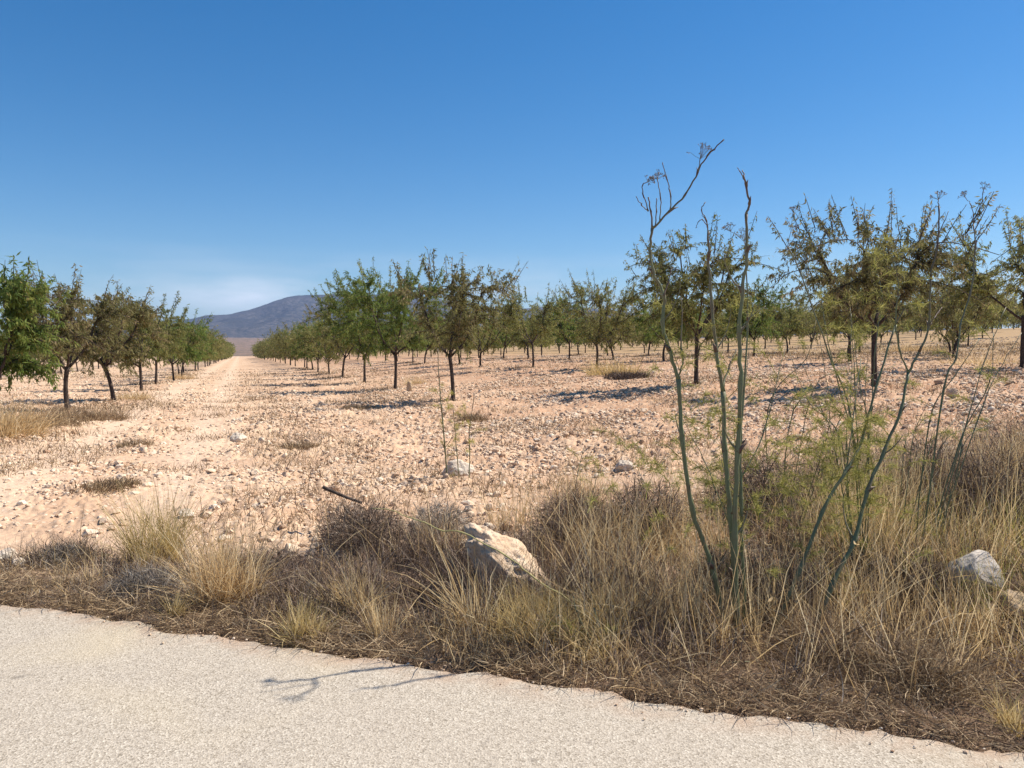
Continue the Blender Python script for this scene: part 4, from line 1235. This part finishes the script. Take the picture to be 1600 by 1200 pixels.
    for k in range(7):
        x0 = g.uniform(1330, 1370); x1 = x0 + g.uniform(-110, 60); y1 = g.uniform(470, 620)
        left.append(dict(p=[(x0, 765), (x0 + (x1 - x0) * .3 + g.normal(0, 6), 690), (x0 + (x1 - x0) * .65 + g.normal(0, 8), (690 + y1) / 2 + 10), (x1, y1)], y=(5.25, 5.4 + g.uniform(-.2, .4)), r=(.004, .0015), t=(.2, .6), root=1, leaf=4, lmax=1))
    fennel('slender fennel with arching stems bending left below the wide dry tree', left, GF, seed=64, base_px=(1352, 790))

    right = [
        dict(p=[(1440, 760), (1474, 612), (1494, 560), (1500, 510), (1516, 459), (1524, 387), (1521, 350)], y=(5.3, 5.6), r=(.006, .004), t=(.3, .85), root=1, leaf=2, lmax=.5),
        dict(p=[(1521, 350), (1531, 325), (1537, 296)], y=(5.6, 5.6), r=(.0035, .0018), t=(.9, 1), umbel=.04),
        dict(p=[(1521, 350), (1518, 322), (1508, 308)], y=(5.6, 5.6), r=(.003, .0016), t=(.9, 1), umbel=.035),
        dict(p=[(1524, 385), (1530, 365), (1533, 350)], y=(5.6, 5.62), r=(.003, .0015), t=(.9, 1)),
        dict(p=[(1450, 760), (1512, 655), (1540, 560), (1572, 480)], y=(5.3, 5.6), r=(.0042, .002), t=(.25, .6), root=1, leaf=3, lmax=1),
        dict(p=[(1455, 760), (1530, 650), (1560, 580), (1596, 520)], y=(5.4, 5.7), r=(.0042, .002), t=(.25, .6), root=1, leaf=3, lmax=1),
        dict(p=[(1430, 760), (1452, 660), (1490, 590), (1530, 530)], y=(5.35, 5.6), r=(.005, .002), t=(.2, .5), root=1, leaf=2, lmax=1),
        dict(p=[(1445, 760), (1500, 690), (1545, 600), (1552, 520)], y=(5.35, 5.6), r=(.005, .002), t=(.25, .5), root=1, leaf=3, lmax=1),
    ]
    for k in range(6):
        x0 = g.uniform(1400, 1500); x1 = x0 + g.uniform(10, 130); y1 = g.uniform(500, 640)
        right.append(dict(p=[(x0, 765), (x0 + (x1 - x0) * .3 + g.normal(0, 6), 700), (x0 + (x1 - x0) * .65 + g.normal(0, 8), (700 + y1) / 2 + 10), (x1, y1)], y=(5.35 + g.uniform(-.15, .2), 5.5 + g.uniform(-.2, .4)), r=(.003, .0012), t=(0, .85), root=1, leaf=1, lmax=1))
    fennel('fennel clump fanning out toward the right edge with thin dried umbels', right, GF, seed=65, base_px=(1445, 790))

    dry = [
        dict(p=[(1220, 760), (1240, 640), (1330, 600), (1400, 570)], y=(5.6, 6.0), r=(.0045, .002), t=(.2, .6), root=1),
        dict(p=[(1225, 760), (1270, 610), (1345, 588)], y=(5.6, 6.0), r=(.004, .0015), t=(.2, .6), root=1),
        dict(p=[(1210, 760), (1200, 640), (1260, 560), (1275, 500)], y=(5.7, 5.9), r=(.004, .0015), t=(.2, .8), root=1),
        dict(p=[(1235, 760), (1310, 660), (1360, 630)], y=(5.6, 5.9), r=(.004, .0015), t=(.2, .5), root=1),
        dict(p=[(1228, 760), (1290, 690), (1300, 620), (1342, 590), (1390, 600)], y=(5.6, 5.8), r=(.004, .0015), t=(.2, .5), root=1),
    ]
    fennel('dead brown fennel with thin stalks arching sideways behind the tallest one', dry, GF, seed=66, base_px=(1225, 775), mat=FEN_DRY)

    small = [
        dict(p=[(699, 742), (695, 700), (690, 640), (686, 590), (684, 545)], y=(9.2, 9.2), r=(.008, .004), t=(.25, .8), root=1, leaf=4),
        dict(p=[(718, 748), (713, 700), (708, 640)], y=(9.2, 9.2), r=(.007, .004), t=(.3, .8), root=1, leaf=4, lmax=1),
        dict(p=[(733, 745), (734, 700), (733, 680), (741, 615)], y=(9.2, 9.2), r=(.007, .004), t=(.3, .85), root=1, leaf=5),
        dict(p=[(730, 715), (724, 700)], y=(9.2, 9.15), r=(.005, .003), t=(.9, 1)),
    ]
    sites = [(g.normal(706, 13), g.normal(655, 22), 9.2) for _ in range(12)]
    fennel('small three-stemmed fennel with yellowish leaves at the field edge', small, GF, seed=67, base_px=(714, 748), leaf_sites=sites)

    arch = [
        dict(p=[(945, 1000), (900, 948), (835, 903), (790, 868), (722, 832), (690, 829), (663, 816), (640, 809), (610, 797), (582, 794)], y=(4.3, 4.7), r=(.0045, .0024), t=(.2, .55), root=1, sheath=False),
    ]
    fennel('long yellow green fennel stalk arching left over the big boulder', arch, GF, seed=68, base_px=(945, 1005), mat=FEN_YEL)
    fresh = [
        dict(p=[(936, 1055), (925, 1010), (905, 965), (895, 930)], y=(3.9, 4.0), r=(.005, .0025), t=(.3, .4), root=1, leaf=2),
        dict(p=[(930, 1055), (940, 1000), (928, 950)], y=(3.9, 4.0), r=(.005, .0025), t=(.3, .4), root=1, leaf=2),
        dict(p=[(915, 1050), (890, 1000), (872, 960)], y=(3.9, 4.0), r=(.004, .002), t=(.3, .4), root=1, leaf=2),
    ]
    fennel('short fresh green fennel shoots at the road edge', fresh, GF, seed=69, base_px=(930, 1055))
    bent = [dict(p=[(980, 985), (1025, 1000), (1045, 1025), (1075, 1040), (1120, 1036), (1172, 1034)], y=(4.0, 3.75), r=(.004, .0025), t=(.3, .45), root=1, sheath=False)]
    fennel('broken green fennel stalk bent flat above the road edge', bent, GF, seed=70, base_px=(985, 1010))
    yel = [dict(p=[(905, 840), (900, 760), (912, 700)], y=(6.4, 6.5), r=(.004, .002), t=(.3, .6), root=1, leaf=5, lmax=1), dict(p=[(915, 840), (925, 770), (940, 730)], y=(6.4, 6.5), r=(.004, .002), t=(.3, .6), root=1, leaf=5, lmax=1)]
    fennel('bushy yellow green fennel behind the right shoulder of the boulder', yel, GF, seed=71, base_px=(910, 845))


def build_sticks():
    def stick(a, b, y, r, mat, label):
        P = np.array([px_at(*a, y)[:], px_at((a[0] + b[0]) / 2, (a[1] + b[1]) / 2 + 1, y)[:], px_at(*b, y)[:]])
        mb = MB(); o0 = P[0].copy()
        mb.tube(smooth_poly(P - o0, 5), np.linspace(r, r * .7, 11), 7)
        o = link('stick', mb.mesh('stick', mat, True), None, o0)
        tag(o, label, 'stick')
    stick((504, 761), (566, 786), 6.6, .016, BARK, 'dark broken stick poking out above the domed bush')
    stick((632, 707), (692, 717), 12.6, .022, FEN_DRY, 'brown dead branch lying on the rubble left of small fennel')
    # torn pale husks in the scrub on the right
    g = np.random.default_rng(9)
    spots = [(1318, 948, 'pale curled dry leaf in the scrub above the lower right verge'), (1200, 940, 'pale dry leaf scrap beside the tallest fennel base'), (1343, 850, 'pale dry leaf scrap on the dark leaning fennel'), (1205, 850, 'curled tan dry leaf right of the tallest fennel'), (845, 1040, 'yellow dry leaf at the road edge below the boulder'), (1372, 990, 'long pale leaf strip low in the right scrub')]
    for px, py, lab in spots:
        p = px_at(px, py, 4.25 if py < 1000 else 3.75)
        d = g.normal(size=3); d[2] = abs(d[2]); d /= np.linalg.norm(d)
        sd = np.cross(d, g.normal(size=3)); sd /= np.linalg.norm(sd)
        nn = np.cross(d, sd); L = .06; V = []; fc = []
        for i, t in enumerate(np.linspace(0, 1, 6)):
            w = .007 * math.sin(math.pi * (.08 + .9 * t)) + .001
            c = d * L * t + nn * .02 * math.sin(2.2 * t)
            V += [c - sd * w + nn * w * .5, c, c + sd * w + nn * w * .5]
        for i in range(5):
            for k in range(2):
                fc.append((3 * i + k, 3 * i + k + 1, 3 * i + k + 4, 3 * i + k + 3))
        me = new_mesh('dry_leaf', np.array(V), np.array(fc), STRAW, {'tint': np.full(len(V), .6)}, True)
        o = link('dry_leaf', me, None, p)
        tag(o, lab, 'dry leaf')


# ------------------------------------------------------------------ light, sky, air
SUN_EL = R(51)
SUN_AZ = math.atan2(.946, .324)


def build_light():
    c = math.cos(SUN_EL)
    D = Vector((math.sin(SUN_AZ) * c, math.cos(SUN_AZ) * c, math.sin(SUN_EL)))
    l = bpy.data.lights.new('sun', 'SUN'); l.energy = 4.9; l.angle = R(.53); l.color = (1, .92, .81)
    o = bpy.data.objects.new('sun', l); COL.objects.link(o)
    o.rotation_euler = D.to_track_quat('Z', 'Y').to_euler(); o.location = (20, 8, 30)
    w = bpy.data.worlds.new('World'); scene.world = w; w.use_nodes = True
    nt = w.node_tree; nt.nodes.clear()
    out = nt.nodes.new('ShaderNodeOutputWorld'); bg = nt.nodes.new('ShaderNodeBackground')
    sky = nt.nodes.new('ShaderNodeTexSky'); sky.sky_type = 'NISHITA'; sky.sun_disc = False
    sky.sun_elevation = SUN_EL; sky.sun_rotation = SUN_AZ
    sky.altitude = 500; sky.air_density = 1.0; sky.dust_density = .3; sky.ozone_density = 2.5
    hs = nt.nodes.new('ShaderNodeHueSaturation'); hs.inputs['Saturation'].default_value = 1.42
    nt.links.new(sky.outputs[0], hs.inputs['Color'])
    # a faint veil of cirrus low over the mountain
    tc = nt.nodes.new('ShaderNodeTexCoord'); mp = nt.nodes.new('ShaderNodeMapping'); mp.inputs['Scale'].default_value = (3, 3, 16)
    nt.links.new(tc.outputs['Generated'], mp.inputs[0])
    no = nt.nodes.new('ShaderNodeTexNoise'); no.inputs['Scale'].default_value = 2.2; no.inputs['Detail'].default_value = 5; no.inputs['Roughness'].default_value = .5
    nt.links.new(mp.outputs[0], no.inputs['Vector'])
    sp = nt.nodes.new('ShaderNodeSeparateXYZ'); nt.links.new(tc.outputs['Generated'], sp.inputs[0])
    band = nt.nodes.new('ShaderNodeValToRGB'); e = band.color_ramp.elements
    e[0].position = .015; e[0].color = (0, 0, 0, 1); e[1].position = .055; e[1].color = (1, 1, 1, 1); x = e.new(.13); x.color = (0, 0, 0, 1)
    nt.links.new(sp.outputs[2], band.inputs[0])
    th = nt.nodes.new('ShaderNodeValToRGB'); th.color_ramp.elements[0].position = .45; th.color_ramp.elements[1].position = .75
    nt.links.new(no.outputs[0], th.inputs[0])
    mu = nt.nodes.new('ShaderNodeMath'); mu.operation = 'MULTIPLY'; nt.links.new(band.outputs[0], mu.inputs[0]); nt.links.new(th.outputs[0], mu.inputs[1])
    m2 = nt.nodes.new('ShaderNodeMath'); m2.operation = 'MULTIPLY'; nt.links.new(mu.outputs[0], m2.inputs[0]); m2.inputs[1].default_value = .5
    mx = nt.nodes.new('ShaderNodeMix'); mx.data_type = 'RGBA'; nt.links.new(m2.outputs[0], mx.inputs[0])
    nt.links.new(hs.outputs[0], mx.inputs[6]); mx.inputs[7].default_value = (7.5, 8.0, 8.6, 1)
    nt.links.new(mx.outputs[2], bg.inputs[0])
    # one brighter wisp left of the ridge
    vs_ = nt.nodes.new('ShaderNodeVectorMath'); vs_.operation = 'SUBTRACT'; nt.links.new(tc.outputs['Generated'], vs_.inputs[0]); vs_.inputs[1].default_value = (-.312, .945, .068)
    vm_ = nt.nodes.new('ShaderNodeVectorMath'); vm_.operation = 'MULTIPLY'; nt.links.new(vs_.outputs[0], vm_.inputs[0]); vm_.inputs[1].default_value = (8.5, 2, 38)
    vl_ = nt.nodes.new('ShaderNodeVectorMath'); vl_.operation = 'LENGTH'; nt.links.new(vm_.outputs[0], vl_.inputs[0])
    mr_ = nt.nodes.new('ShaderNodeMapRange'); mr_.inputs[1].default_value = 1; mr_.inputs[2].default_value = .1; nt.links.new(vl_.outputs['Value'], mr_.inputs[0])
    r2_ = nt.nodes.new('ShaderNodeValToRGB'); r2_.color_ramp.elements[0].position = .36; r2_.color_ramp.elements[1].position = .62; nt.links.new(no.outputs[0], r2_.inputs[0])
    m3_ = nt.nodes.new('ShaderNodeMath'); m3_.operation = 'MULTIPLY'; nt.links.new(mr_.outputs[0], m3_.inputs[0]); nt.links.new(r2_.outputs[0], m3_.inputs[1])
    m4_ = nt.nodes.new('ShaderNodeMath'); m4_.operation = 'MULTIPLY'; nt.links.new(m3_.outputs[0], m4_.inputs[0]); m4_.inputs[1].default_value = .85
    mx2 = nt.nodes.new('ShaderNodeMix'); mx2.data_type = 'RGBA'; nt.links.new(m4_.outputs[0], mx2.inputs[0]); nt.links.new(mx.outputs[2], mx2.inputs[6]); mx2.inputs[7].default_value = (8.2, 8.8, 9.6, 1)
    nt.links.new(mx2.outputs[2], bg.inputs[0])
    bg.inputs[1].default_value = .076
    nt.links.new(bg.outputs[0], out.inputs[0])
    vs = scene.view_settings
    vs.view_transform = 'Standard'; vs.look = 'None'; vs.exposure = .72; vs.gamma = 1; vs.use_curve_mapping = False


def build_haze():
    m, nt, out = newmat('haze')
    v = N(nt, 'ShaderNodeVolumePrincipled')
    v.inputs['Color'].default_value = (.42, .60, 1.0, 1)
    v.inputs['Density'].default_value = 9.5e-5
    v.inputs['Anisotropy'].default_value = 0.1
    nt.links.new(v.outputs[0], out.inputs['Volume'])
    a, z0, z1 = 9800.0, -14.0, 420.0
    V = np.array([(x, y, z) for z in (z0, z1) for y in (-a, a) for x in (-a, a)])
    Fc = np.array([(0, 2, 3, 1), (4, 5, 7, 6), (0, 1, 5, 4), (2, 6, 7, 3), (0, 4, 6, 2), (1, 3, 7, 5)])
    o = link('haze', new_mesh('haze', V, Fc, m))
    tag(o, 'thin blue haze over the far mountain', None, None, 'stuff')


build_ground(); build_road(); build_mountains()
build_rocks(); scatter_rubble()
build_trees()
build_cover(); build_tufts()
build_fennel(); build_sticks()
build_light(); build_haze()
cy = scene.cycles
cy.max_bounces = 6; cy.diffuse_bounces = 3; cy.transmission_bounces = 3; cy.volume_bounces = 0
cy.use_denoising = True
